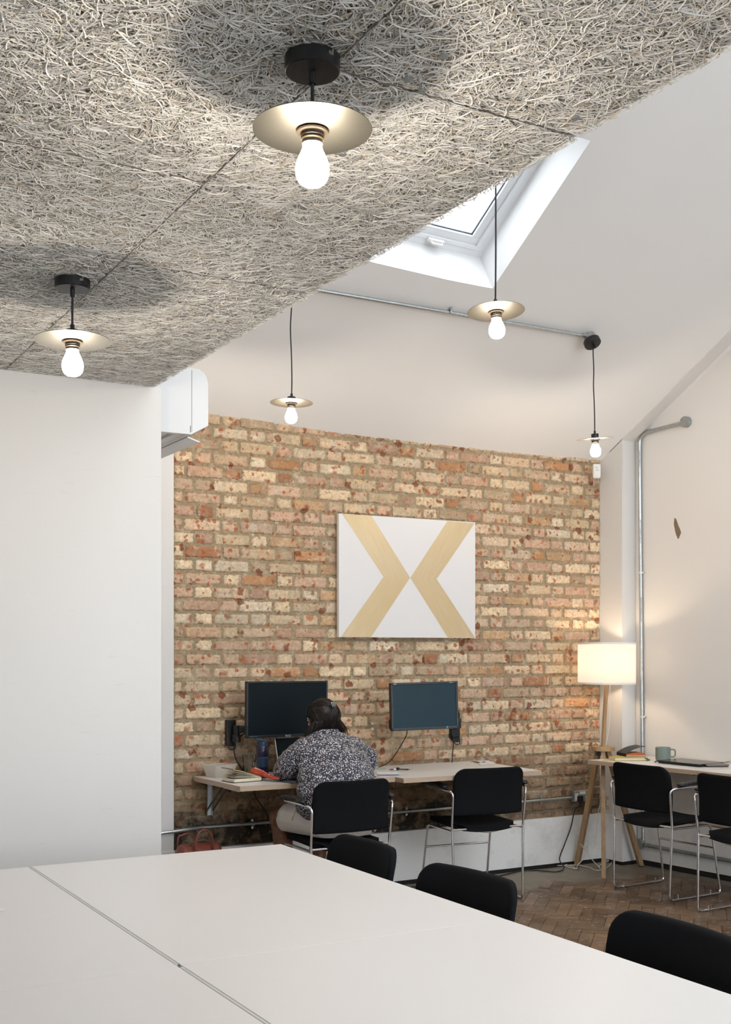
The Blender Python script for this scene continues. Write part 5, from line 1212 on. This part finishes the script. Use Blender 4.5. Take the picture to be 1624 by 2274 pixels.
c = MB(); c.box((L / 2, D_ / 2, .0046), (L - .004, D_ - .004, .0040), .001, M=F_); c.build('white_pages', M['paper'], t)
M['orange'] = plain('orange_page_edge', (.52, .13, .035, 1), .6, var=.15, vscale=80)
c = MB(); vs = []
for x_, zl, zh in ((0.004, .0068, .0165), (L * .5, .0075, .024), (L * .92, .0068, .0205), (L - .004, .0068, .011)):
    for y_ in (.003, D_ - .003): vs += [(x_, y_, zl), (x_, y_, zh)]
fs = []
for k in range(3): o_ = 4 * k; fs += [(o_, o_ + 4, o_ + 6, o_ + 2), (o_ + 1, o_ + 3, o_ + 7, o_ + 5), (o_, o_ + 1, o_ + 5, o_ + 4), (o_ + 2, o_ + 6, o_ + 7, o_ + 3)]
fs += [(0, 2, 3, 1), (12, 13, 15, 14)]; c.add(vs, fs, F_); c.build('orange_pages', M['orange'], t, 0)
c = MB(); vs = []
for k in range(9):
    u = k / 8; x_ = -.003 + (L - .004) * u; z_ = .0175 + .045 * u + .010 * math.sin(u * PI)
    for y_ in (0, D_): vs += [(x_, y_, z_), (x_, y_, z_ + .0022)]
fs = []
for k in range(8): o_ = 4 * k; fs += [(o_, o_ + 4, o_ + 6, o_ + 2), (o_ + 1, o_ + 3, o_ + 7, o_ + 5), (o_, o_ + 1, o_ + 5, o_ + 4), (o_ + 2, o_ + 6, o_ + 7, o_ + 3)]
fs += [(0, 2, 3, 1), (32, 33, 35, 34)]; c.add(vs, fs, F_); c.box((-.002, D_ / 2, .009), (.003, D_, .018), M=F_); c.build('front_cover', M['cover_k'], t)

g = atZ(1473, 1688.5, TZ); t = thing('coffee_mug', 'sage green ribbed mug with handle on the desk', 'mug', tuple(g), -.5)
m = NT('sage_glaze'); v = m.coord(); m.color((.205, .255, .225, 1)).set(Roughness=.35); M['sage'] = m.mat
c = MB(); n = 96; vs = []; fs = []; prof = [(.041, .001), (.046, .006), (.0475, .012), (.0478, .076), (.0475, .083)]
for r, z_ in prof:
    for k in range(n): a = 2 * PI * k / n; rr_ = r - (.0008 if (k % 2 and .008 < z_ < .080) else 0); vs.append((rr_ * math.cos(a), rr_ * math.sin(a), z_))
for j in range(len(prof) - 1):
    for k in range(n): fs.append((j * n + k, j * n + (k + 1) % n, (j + 1) * n + (k + 1) % n, (j + 1) * n + k))
fs.append(tuple(range(n))[::-1]); c.add(vs, fs); c.lathe([(.0475, .083), (.0455, .0845), (.0445, .082), (.0435, .010), (.0001, .007)], 48); c.build('mug_body', M['sage'], t)
c = MB(); c.tube(fillet([Vector((.044, 0, .070)), Vector((.079, 0, .070)), Vector((.079, 0, .024)), Vector((.045, 0, .022))], .022, 7), .0052, 12); c.build('handle', M['sage'], t)

A, B = atZ(1458, 1694.5, TZ), atZ(1544, 1703, TZ); F_, L = oriented(A, B, TZ); L = .335; D_ = .235
t = thing('closed_laptop', 'closed black laptop lying on the desk in front of the mug', 'laptop', tuple(A)); F_ = F_ @ Matrix.Rotation(-.02, 4, 'Z')
c = MB(); c.prism(rrect(L - .012, D_ - .012, .008), .009, M=F_ @ Matrix.Translation((L / 2, D_ / 2, .002)), bev=.002); c.build('base', M['black'], t)
c = MB(); c.prism(rrect(L, D_, .01), .006, M=F_ @ Matrix.Translation((L / 2, D_ / 2, .0125)), bev=.0015); c.build('lid', plain('black_satin_lid', (.016, .016, .016, 1), .22), t)
A, B = atZ(1566, 1703.5, TZ), atZ(1616, 1703.5, TZ); F_, L = oriented(A, B, TZ); L = .145
t = thing('mobile_phone', 'phone with tan case edge lying on a dark pad beside the closed laptop', 'phone', (A.x, A.y, TZ + .0085))
c = MB(); c.prism(rrect(L, .072, .011), .008, M=F_ @ Matrix.Translation((L / 2 + .004, .03, .0)), bev=.002); c.build('case', plain('tan_case', (.22, .145, .075, 1), .4), t)
c = MB(); c.prism(rrect(L - .006, .066, .009), .0012, M=F_ @ Matrix.Translation((L / 2 + .004, .03, .0076))); c.build('screen', M['blackgloss'], t)
c = MB(); c.prism(rrect(L - .01, .066, .008), .0078, M=F_ @ Matrix.Translation((L / 2 + .004, .03, 0)), bev=.002); o = c.build('wallet_pad', M['cover_k']); o.location = (A.x, A.y, TZ + .0004); tag(o, 'thin dark pad lying under the phone', 'wallet')

# brick red handbag on the floor by the plaster return
bp = atY(442, 1890, 5.93); t = thing('handbag', 'brick red leather handbag with two handles below the desk end', 'bag', (bp.x, bp.y, 0), .06)
c = MB()
for k in range(11):
    u = k / 10; c.ball((-.095 + .19 * u, 0, .320), .075, (.5, .8, 1.1), sub=2); c.ball((-.11 + .22 * u, 0, .15), .09, (.5, .85, 1.2), sub=2); c.ball((-.11 + .22 * u, 0, .07), .085, (.5, .85, .8), sub=2)
def sag(v_, n_): return v_ + n_ * (.005 * mnoise.noise(v_ * 18))
remesh(c, 'bag_body', M['red_d'], .007, 4, t, sag)
zt = .405
for y_, dx, sw in ((-.062, 0, .0), (.055, -.052, .0)):
    c = MB(); c.tube(spline([(-.048 + dx, y_, zt - .06), (-.044 + dx, y_, zt + .02), (-.022 + dx, y_, zt + .062 - (.03 if dx else 0)), (.012 + dx, y_, zt + .068 - (.03 if dx else 0)), (.045 + dx, y_, zt + .035 - (.02 if dx else 0)), (.062 + dx, y_, zt - .055)], 6), .0055, 8); hd = c.build('handle', M['red_d'], t)
    c = MB()
    for x_ in (-.048, .062): c.box((x_ + dx, y_ - .004 if y_ < 0 else y_ + .004, zt - .062), (.024, .005, .045), .002)
    c.pieces('strap_tab', M['red_d'], hd)
    c = MB()
    for x_ in (-.048, .062): c.cyl((x_ + dx - .006, y_ - .009 if y_ < 0 else y_ + .007, zt - .055), (x_ + dx - .006, y_ - .006 if y_ < 0 else y_ + .010, zt - .055), .006, 12)
    c.pieces('stud', M['brass'], hd)
c = MB(); c.tube(spline([(-.10, -.02, zt - .022), (-.03, -.022, zt + .006), (.04, -.022, zt + .006), (.10, -.02, zt - .022)], 6), .003, 6); c.build('zip', M['steel_dark'], t)
for y_, k_ in ((1607, 0), (1619, 1)):
    p = atY(826.5, y_, YW - .004); c = MB(); c.box((0, 0, 0), (.010, .012, .016), .002); o = c.build('wall_plug', M['white_pl']); o.location = p; tag(o, ['upper white plastic wall plug in the brick joint beside the person', 'lower white plastic wall plug in the brick joint beside the person'][k_], 'wall plug')
# ================================================================== PERSON
PX = 2.925
person = thing('person', 'person in floral blouse and white shorts seated at the brick wall desk', 'person', (PX, 5.44, 0))
PO = Vector((PX, 5.44, 0))
m = NT('brown_skin'); v = m.coord(); m.color(m.mix(m.noise(v, 30, 3), (.150, .068, .035, 1), (.195, .090, .048, 1))).set(Roughness=.45); m.p.inputs['Subsurface Weight'].default_value = .06; m.p.inputs['Subsurface Radius'].default_value = (.01, .004, .002); M['skin'] = m.mat
L = lambda p: Vector(p) - PO
HC = atD(717, 1597, 6.36); HC = Vector((HC.x, HC.y, 1.050))
shL, shR = Vector((2.755, 5.585, .890)), Vector((3.105, 5.585, .895))
elL, elR = Vector((2.748, 5.755, .788)), Vector((3.190, 5.710, .790))
wrL, wrR = Vector((2.860, 5.788, .784)), Vector((3.035, 5.780, .784))
b = MB()
# legs
for hip, knee, ank in (((2.83, 5.46, .535), (2.745, 5.80, .520), (2.765, 5.775, .085)), ((3.03, 5.46, .535), (2.985, 5.815, .520), (2.965, 5.80, .085))):
    hip, knee, ank = L(hip), L(knee), L(ank)
    b.capsule(hip, knee, .088, .062, 12); calf = knee.lerp(ank, .35) + Vector((0, -.018, 0)); b.capsule(knee, calf, .058, .056, 6); b.capsule(calf, ank, .056, .034, 8)
    b.capsule(ank + Vector((0, -.02, -.035)), ank + Vector((0, .03, -.035)), .034, .036, 4); b.capsule(ank + Vector((0, .02, -.045)), ank + Vector((0, .13, -.060)), .036, .022, 6)
# trunk
for p, r, s in (((PX, 5.44, .55), .13, (1.25, .95, .75)), ((PX, 5.44, .64), .125, (1.15, .85, .8)), ((PX, 5.47, .73), .125, (1.1, .8, .8)), ((PX, 5.52, .81), .125, (1.15, .8, .8)), ((PX, 5.56, .87), .115, (1.15, .70, .7)), ((PX, 5.58, .925), .10, (1.12, .62, .55))): b.ball(L(p), r, s, sub=3)
b.capsule(L((PX, 5.585, .93)), L(HC + Vector((0, -.01, -.07))), .062, .056, 6)
def arm(sh, el, wr):
    b.capsule(L(sh), L(el), .041, .038, 9); b.capsule(L(el), L(wr), .040, .026, 10)
arm(shL, elL, wrL); arm(shR, elR, wrR)
# hands on the keyboard: palm plus five separate bent fingers
def hand(wr, s, tw):
    R = Matrix.Rotation(tw, 3, 'Z'); O = L(wr)
    pt = lambda x_, y_, z_: O + R @ Vector((x_ * s, y_, z_))
    for x_, r_ in ((-.022, .0125), (-.007, .0135), (.009, .0135), (.023, .012)): b.capsule(pt(x_ * .6, .008, .004), pt(x_, .078, .010), .0150, r_, 6)
    for x_, ln, sp in ((-.026, .062, -.10), (-.009, .072, -.03), (.009, .069, .04), (.025, .054, .13)):
        k0 = (x_, .080, .011); k1 = (x_ + sp * ln * .42, .080 + ln * .42, .018); k2 = (x_ + sp * ln * .72, .080 + ln * .74, .006); k3 = (x_ + sp * ln * .9, .080 + ln * .86, -.012)
        b.capsule(pt(*k0), pt(*k1), .0092, .0086, 5); b.capsule(pt(*k1), pt(*k2), .0086, .0078, 5); b.capsule(pt(*k2), pt(*k3), .0078, .0066, 4)
    b.capsule(pt(.020, .022, .002), pt(.046, .050, .000), .0125, .0100, 5); b.capsule(pt(.046, .050, .0), pt(.054, .078, -.004), .0100, .0082, 5); b.capsule(pt(.054, .078, -.004), pt(.048, .098, -.010), .0082, .0070, 4)
hand(wrL, 1, -.42); hand(wrR, -1, .25)
# head, looking down at the laptop
RH = Matrix.Rotation(math.radians(-22), 4, 'X'); HM = Matrix.Translation(L(HC)) @ RH
def hp(x_, y_, z_): return HM @ Vector((x_, y_, z_))
def hb(x_, y_, z_, r, s=(1, 1, 1)): b.ball(hp(x_, y_, z_), r, s, M=RH, sub=3)
hb(0, -.012, .022, .078, (.95, 1.16, 1.08)); hb(0, .035, -.02, .060, (.98, .92, 1.15)); hb(0, .045, -.066, .038, (1.05, .95, .8)); hb(0, .06, -.085, .020, (1.3, .9, .8))
b.capsule(hp(0, .090, .012), hp(0, .104, -.024), .0085, .0125, 5)
for s_ in (-1, 1):
    hb(s_ * .012, .096, -.028, .0085); hb(s_ * .036, .070, -.020, .024, (1, .8, .8)); hb(s_ * .030, .084, .030, .014, (1.5, .6, .5))
    hb(s_ * .079, .006, -.008, .020, (.32, .75, 1.4)); hb(s_ * .083, -.004, -.002, .012, (.4, .8, 1.5)); hb(s_ * .078, .012, -.032, .009, (.5, 1, 1.1))
hb(0, .094, -.053, .010, (2.1, .7, .55)); hb(0, .092, -.064, .010, (1.8, .75, .6))
body = remesh(b, 'body', M['skin'], .0055, 3, person)
for v_ in body.data.vertices:
    if v_.co.y + PO.y < 5.66 and .40 < v_.co.z < .468: v_.co.z = .468
c = MB()
for s_ in (-1, 1): c.ball(hp(s_ * .031, .078, .008), .0115, M=RH)
eye = c.pieces('eye', plain('eye_white', (.70, .68, .64, 1), .2), person)
c = MB()
for s_ in (-1, 1): c.ball(hp(s_ * .031, .0868, .0055), .0050, (1, .6, 1), M=RH)
[setattr(i_, 'parent', e_) for i_, e_ in zip(c.pieces('iris', M['blackgloss'], None), eye)]
c = MB()
for s_ in (-1, 1): c.tube([hp(s_ * .014, .094, .036), hp(s_ * .03, .0935, .041), hp(s_ * .047, .083, .036)], .0026, 6)
c.pieces('eyebrow', plain('brow_hair', (.012, .008, .006, 1), .6), person)
# earrings
c = MB()
for z_, r_ in ((.016, .0032), (.006, .003), (-.018, .0034)): c.ball(hp(-.0905, -.004, z_), r_)
c.pieces('ear_stud', plain('pearly_stud', (.75, .70, .68, 1), .2, .3), person)

# blouse: loose, puffed sleeves, gathered folds
m = NT('floral_blouse_fabric'); v = m.coord()
vo = m.node('ShaderNodeTexVoronoi'); vo.inputs['Scale'].default_value = 112; vo.inputs['Randomness'].default_value = .75; m.L(v, vo.inputs['Vector'])
d_ = vo.outputs['Distance']; hv = m.node('ShaderNodeSeparateColor'); m.L(vo.outputs['Color'], hv.inputs[0])
ring = m.ramp(d_, [(.0, BLK), (.13, BLK), (.17, WHT), (.36, WHT), (.44, BLK)])
base = m.mix(m.ramp(m.noise(v, 300, 3), [(.5, BLK), (.62, W3(.7))]), (.010, .013, .025, 1), (.14, .12, .12, 1))
pet = m.mix(m.ramp(hv.outputs[0], [(.55, BLK), (.75, WHT)]), (.78, .78, .82, 1), (.30, .31, .40, 1)); pet = m.mix(m.ramp(hv.outputs[1], [(.75, BLK), (.85, W3(.7))]), pet, (.30, .19, .15, 1))
c = m.mix(ring, base, pet); c = m.mix(m.ramp(d_, [(.0, WHT), (.06, WHT), (.1, BLK)]), c, (.35, .36, .40, 1)); m.color(c).set(Roughness=.75); m.p.inputs['Sheen Weight'].default_value = .1; M['blouse'] = m.mat
b = MB()
for p, r, s in (((PX - .025, 5.435, .625), .20, (1.16, .82, .52)), ((PX - .02, 5.435, .70), .195, (1.17, .82, .6)), ((PX - .01, 5.46, .77), .188, (1.18, .82, .6)), ((PX, 5.50, .83), .172, (1.22, .80, .6)), ((PX, 5.54, .88), .150, (1.40, .78, .6)), ((PX, 5.565, .92), .125, (1.50, .75, .55)), ((PX, 5.585, .955), .095, (1.35, .75, .5)), ((PX, 5.60, .985), .070, (1.1, 1.0, .45))): b.ball(L(p), r, s, sub=3)
for sh, el, wr, sg in ((shL, elL, wrL, -1), (shR, elR, wrR, 1)):
    m1 = sh.lerp(el, .55) + Vector((sg * .012, -.03, -.005)); dn = Vector((0, -.012, -.012))
    b.capsule(L(sh + Vector((-sg * .03, 0, .0))), L(m1), .078, .084, 8); b.capsule(L(m1), L(el + dn), .084, .070, 7); f1 = el.lerp(wr, .45); b.capsule(L(el + dn), L(f1 + Vector((0, -.008, .012))), .068, .062, 6); b.capsule(L(f1 + Vector((0, -.008, .012))), L(el.lerp(wr, .86)), .060, .034, 6)
def fold(v_, n_):
    w_ = v_ + PO
    a = mnoise.noise(Vector((w_.x * 9, w_.y * 9, w_.z * 3.0))) * .010 + mnoise.noise(Vector((w_.x * 30 + w_.z * 16, w_.y * 26, w_.z * 10))) * .0055
    return v_ + n_ * a
blouse = remesh(b, 'blouse', M['blouse'], .007, 4, person, fold)
zc = max(TZ + .002, 0)
# keep the sleeves lying on the desk top instead of inside it
for v_ in blouse.data.vertices:
    w_ = v_.co + PO
    lap = 2.775 < w_.x < 3.135 and w_.y > 5.69
    fl_z = TZ + (.0185 if lap else .004)
    arm_ = w_.y > 5.64 or (w_.y > 5.60 and abs(w_.x - PX) > .17)
    if arm_ and w_.z < fl_z and w_.z > .60: v_.co.z = fl_z - PO.z
    elif w_.y > 5.572 and .60 < w_.z < TZ + .006: v_.co.y = 5.572 - PO.y
    # rest against the chair back and between the arm pads
    if w_.z < .78:
        q_ = max(-1.0, min(1.0, (w_.x - 2.902) / .223)); ym = 5.270 + .018 - .034 * (1 - q_ * q_) + .019
        if w_.y < ym: v_.co.y = ym - PO.y
    if .625 < w_.z < .70 and w_.y < 5.56: v_.co.x = max(v_.co.x, 2.684 - PO.x)
c = MB(); rp = [L(Vector((PX, 5.602, .998))) + Vector((.062 * math.cos(a), .055 * math.sin(a), .012 * -math.sin(a) * .5)) for a in np.linspace(0, 2 * PI, 28, endpoint=False)]
c.tube(rp, .009, 8, closed=True); c.build('collar', M['blouse'], blouse)

# white shorts
m = NT('white_denim'); v = m.coord(); m.color(m.mix(m.noise(v, 14, 3), (.66, .63, .59, 1), (.74, .72, .69, 1))).set(Roughness=.8); m.bump(m.noise(v, 25, 3), .4, .012); M['shorts'] = m.mat
b = MB()
b.ball(L((PX, 5.405, .545)), .170, (1.18, .76, .62), sub=3); b.ball(L((PX, 5.41, .61)), .165, (1.12, .76, .5), sub=3)
for hip, knee in (((2.835, 5.42, .532), (2.742, 5.80, .522)), ((3.03, 5.42, .532), (2.987, 5.815, .522))):
    h_, k_ = L(hip), L(knee); b.capsule(h_, h_.lerp(k_, .74), .106, .087, 12)
def crease(v_, n_): w_ = v_ + PO; return v_ + n_ * (.005 * mnoise.noise(Vector((w_.x * 14, w_.y * 10, w_.z * 22))))
sh_ = remesh(b, 'shorts', M['shorts'], .007, 4, person, crease)
for v_ in sh_.data.vertices:
    zmin = .464
    if v_.co.z < zmin: v_.co.z = zmin - (zmin - v_.co.z) * .02
c = MB()
q = [(2.675, 5.455, .62), (2.668, 5.47, .58), (2.672, 5.50, .545), (2.70, 5.55, .56)]
c.tube(spline([L(p) for p in q], 5), .0022, 6); c.build('pocket_seam', plain('tan_thread', (.45, .35, .24, 1), .7), sh_)
c = MB(); p = atY(829, 1846, 5.33) ; c.cyl(L(p) + Vector((0, .006, 0)), L(p) - Vector((0, .006, 0)), .007, 12); c.build('rivet', plain('copper_rivet', (.16, .06, .03, 1), .35, .7), sh_)
# ankle shoes
M['shoe'] = plain('white_trainer', (.70, .69, .67, 1), .5)
for nm, ank in (('shoe', Vector((2.765, 5.775, .085))), ('shoe', Vector((2.965, 5.80, .085)))):
    b = MB(); b.capsule(L(ank + Vector((0, -.035, -.045))), L(ank + Vector((0, .14, -.050))), .040, .034, 8); b.capsule(L(ank + Vector((0, -.02, -.01))), L(ank + Vector((0, .03, -.03))), .042, .042, 4)
    o = remesh(b, nm, M['shoe'], .006, 3, person)
    for v_ in o.data.vertices: v_.co.z = max(v_.co.z, .001)

# hair: solid cap plus many strands drawn into a clip, loose lengths below
m = NT('dark_hair'); v = m.coord(); m.color(m.mix(m.noise(v, 60, 2), (.006, .0045, .004, 1), (.022, .014, .010, 1))).set(Roughness=.36); m.p.inputs['Specular IOR Level'].default_value = .5; M['hair'] = m.mat
a_, b_, c_ = .0830, .1000, .0890
HCc = Vector((0, -.014, .026))
def sk(d, off=0.0): d = d.normalized(); return Vector((d.x * (a_ + off), d.y * (b_ + off), d.z * (c_ + off))) + HCc
b = MB(); b.ball(HM @ HCc, 1.0, (a_, b_, c_), M=RH, sub=4)
hv_ = []
# remove cap over the face
cap = bmesh.new(); bmesh.ops.create_icosphere(cap, subdivisions=5, radius=1.0)
kill = [v_ for v_ in cap.verts if (v_.co.y > .35 and v_.co.z < .42) or (v_.co.y > -.05 and v_.co.z < -.15) or v_.co.z < -.80]
bmesh.ops.delete(cap, geom=kill, context='VERTS')
for v_ in cap.verts: v_.co = HM @ sk(v_.co, .001 + .0015 * mnoise.noise(v_.co * 6))
h = MB(); h.bm(cap)
# loose hair below the nape
for k in range(9):
    u = k / 8; x_ = -.058 + .116 * u; h.capsule(HM @ Vector((x_, -.085 + .03 * abs(2 * u - 1) ** 2, -.01)), L(HC + Vector((x_ * 1.45 - .004, -.070 + .02 * abs(2 * u - 1), -.075))), .020, .013, 5)
clipd = Vector((.12, -.95, .20)).normalized()
def slerp(p, q, t_):
    w_ = math.acos(max(-1, min(1, p.dot(q))));
    if w_ < 1e-4: return p
    return (p * math.sin((1 - t_) * w_) + q * math.sin(t_ * w_)) / math.sin(w_)
rr_ = random.Random(3)
for k in range(420):                                             # drawn back to the clip
    ph = rr_.uniform(-1.25, 1.25); d0 = Vector((math.sin(ph), rr_.uniform(.1, .5), math.cos(ph) * .95 - .05)).normalized(); off = rr_.uniform(.0005, .0055)
    e = (clipd + Vector((rr_.gauss(0, .05), 0, rr_.gauss(0, .05)))).normalized(); wob = Vector((rr_.gauss(0, .05), 0, rr_.gauss(0, .05)))
    pts = [HM @ sk(slerp(d0, e, i / 9) + wob * math.sin(i / 9 * PI), off) for i in range(10)]
    h.tube(pts, rr_.uniform(.0007, .0014), 4, caps=False)
for k in range(520):                                             # falling from clip and sides over the nape
    if k < 260: s0 = (clipd + Vector((rr_.gauss(0, .05), 0, rr_.gauss(0, .04)))).normalized()
    else: s0 = Vector((rr_.choice((-1, 1)) * rr_.uniform(.4, .98), rr_.uniform(-.55, .1), rr_.uniform(-.25, .35))).normalized()
    xe = s0.x * .9 + rr_.gauss(0, .42); xe = max(-1, min(1, xe)); mid = Vector((xe * .85, -.72, -.55)).normalized(); off = rr_.uniform(.002, .012)
    pts = [HM @ sk(slerp(s0, mid, i / 6), off * min(1, .3 + i / 4)) for i in range(7)]
    end = L(HC + Vector((xe * .095 + rr_.gauss(0, .008), -.075 + abs(xe) * .035 + rr_.gauss(0, .006), rr_.uniform(-.095, -.065))))
    pts += [pts[-1].lerp(end, .55) + Vector((0, -.006, 0)), end]; h.tube(spline(pts, 2), rr_.uniform(.0007, .0015), 4, caps=False)
for k in range(90):                                              # wisps over both shoulders
    sg = rr_.choice((-1, -1, 1)); s0 = HM @ sk(Vector((sg * .75, -.45, -.35)), .006); e = L(HC + Vector((sg * rr_.uniform(.085, .135), rr_.uniform(-.06, .0), rr_.uniform(-.112, -.085)))); e2_ = e + Vector((sg * rr_.uniform(-.01, .03), rr_.uniform(-.02, .03), -.03))
    md = s0.lerp(e, .5) + Vector((sg * .012 + rr_.gauss(0, .006), -.01, rr_.gauss(0, .004))); h.tube(spline([s0, md, e, e2_], 4), rr_.uniform(.0006, .0011), 4, caps=False)
for k in range(26):                                              # stray hairs
    d0 = Vector((rr_.choice((-1, 1)) * rr_.uniform(.5, 1), rr_.uniform(-.6, .2), rr_.uniform(-.2, .8))); p0 = HM @ sk(d0, 0); d_ = (HM.to_3x3() @ d0.normalized()); h.tube(spline([p0, p0 + d_ * .010 + Vector((0, 0, -.004)), p0 + d_ * rr_.uniform(.008, .018) + Vector((rr_.gauss(0, .006), 0, -.02))], 3), .0005, 4, caps=False)
hair = h.build('hair', M['hair'], person, 179)
cp = HM @ sk(clipd, .014); n_ = (cp - HM @ HCc).normalized()
c = MB(); F_ = frame(cp, (1, .1, 0), n_); c.prism(rrect(.030, .016, .004), .006, M=F_, bev=.0015)
for i in (-1, 0, 1): c.box((i * .009, .010, .003), (.004, .012, .005), .001, M=F_); c.box((i * .009, -.010, .003), (.004, .012, .005), .001, M=F_)
c.build('hair_clip', plain('shiny_dark_clip', (.16, .18, .20, 1), .15, .8), hair)

# ================================================================== LIGHT
wd = bpy.data.worlds.new('sky'); S.world = wd; wd.use_nodes = True; nt = wd.node_tree; bg = nt.nodes['Background']
bg.inputs['Color'].default_value = (.86, .93, 1.0, 1); bg.inputs['Strength'].default_value = 5.45
def portal(name, M_, sx, sy):
    l = bpy.data.lights.new(name, 'AREA'); l.shape = 'RECTANGLE'; l.size = sx; l.size_y = sy; l.cycles.is_portal = True
    o = bpy.data.objects.new(name, l); COL.objects.link(o); o.matrix_world = M_; o['kind'] = 'helper'
# portals sit in the window openings and only guide the sampling of the sky
def pm(c, n, x): return frame(c, x, -Vector(n))          # area lights shine along -z
for i, h_ in enumerate(fh): portal('window_portal', pm(((h_[0] + h_[1]) / 2, -3.52, (h_[2] + h_[3]) / 2), (0, 1, 0), (1, 0, 0)), h_[1] - h_[0], h_[3] - h_[2])
for h_ in SKY + HID:
    cx_, cy_ = (h_[0] + h_[1]) / 2, (h_[2] + h_[3]) / 2; portal('window_portal', pm(sky_pt(cx_, cy_, .10), -NU, (1, 0, 0)), h_[1] - h_[0], (h_[3] - h_[2]) * 1.17)
for x0 in (2.0, 3.6): portal('window_portal', pm((x0 + .5, -.6, zr + .04 - .30 * 2.8), (0, .28, -.96), (1, 0, 0)), 1.0, 2.5)
portal('window_portal', pm((-3.78, -1.1, 1.55), (1, 0, 0), (0, 1, 0)), 2.6, 1.5)

S.view_settings.view_transform = 'Standard'; S.view_settings.look = 'None'; S.view_settings.gamma = 1.0; S.view_settings.use_curve_mapping = False
S.view_settings.exposure = 0.20
cy = S.cycles; cy.max_bounces = 8; cy.diffuse_bounces = 3; cy.glossy_bounces = 3; cy.transmission_bounces = 6; cy.transparent_max_bounces = 10; cy.use_adaptive_sampling = True; cy.debug_use_spatial_splits = True; cy.adaptive_threshold = .06; cy.adaptive_min_samples = 12
cy.sample_clamp_indirect = 8.0; cy.caustics_reflective = False; cy.caustics_refractive = False; cy.use_denoising = True; cy.blur_glossy = 1.0
try: cy.denoiser = 'OPENIMAGEDENOISE'
except Exception: pass
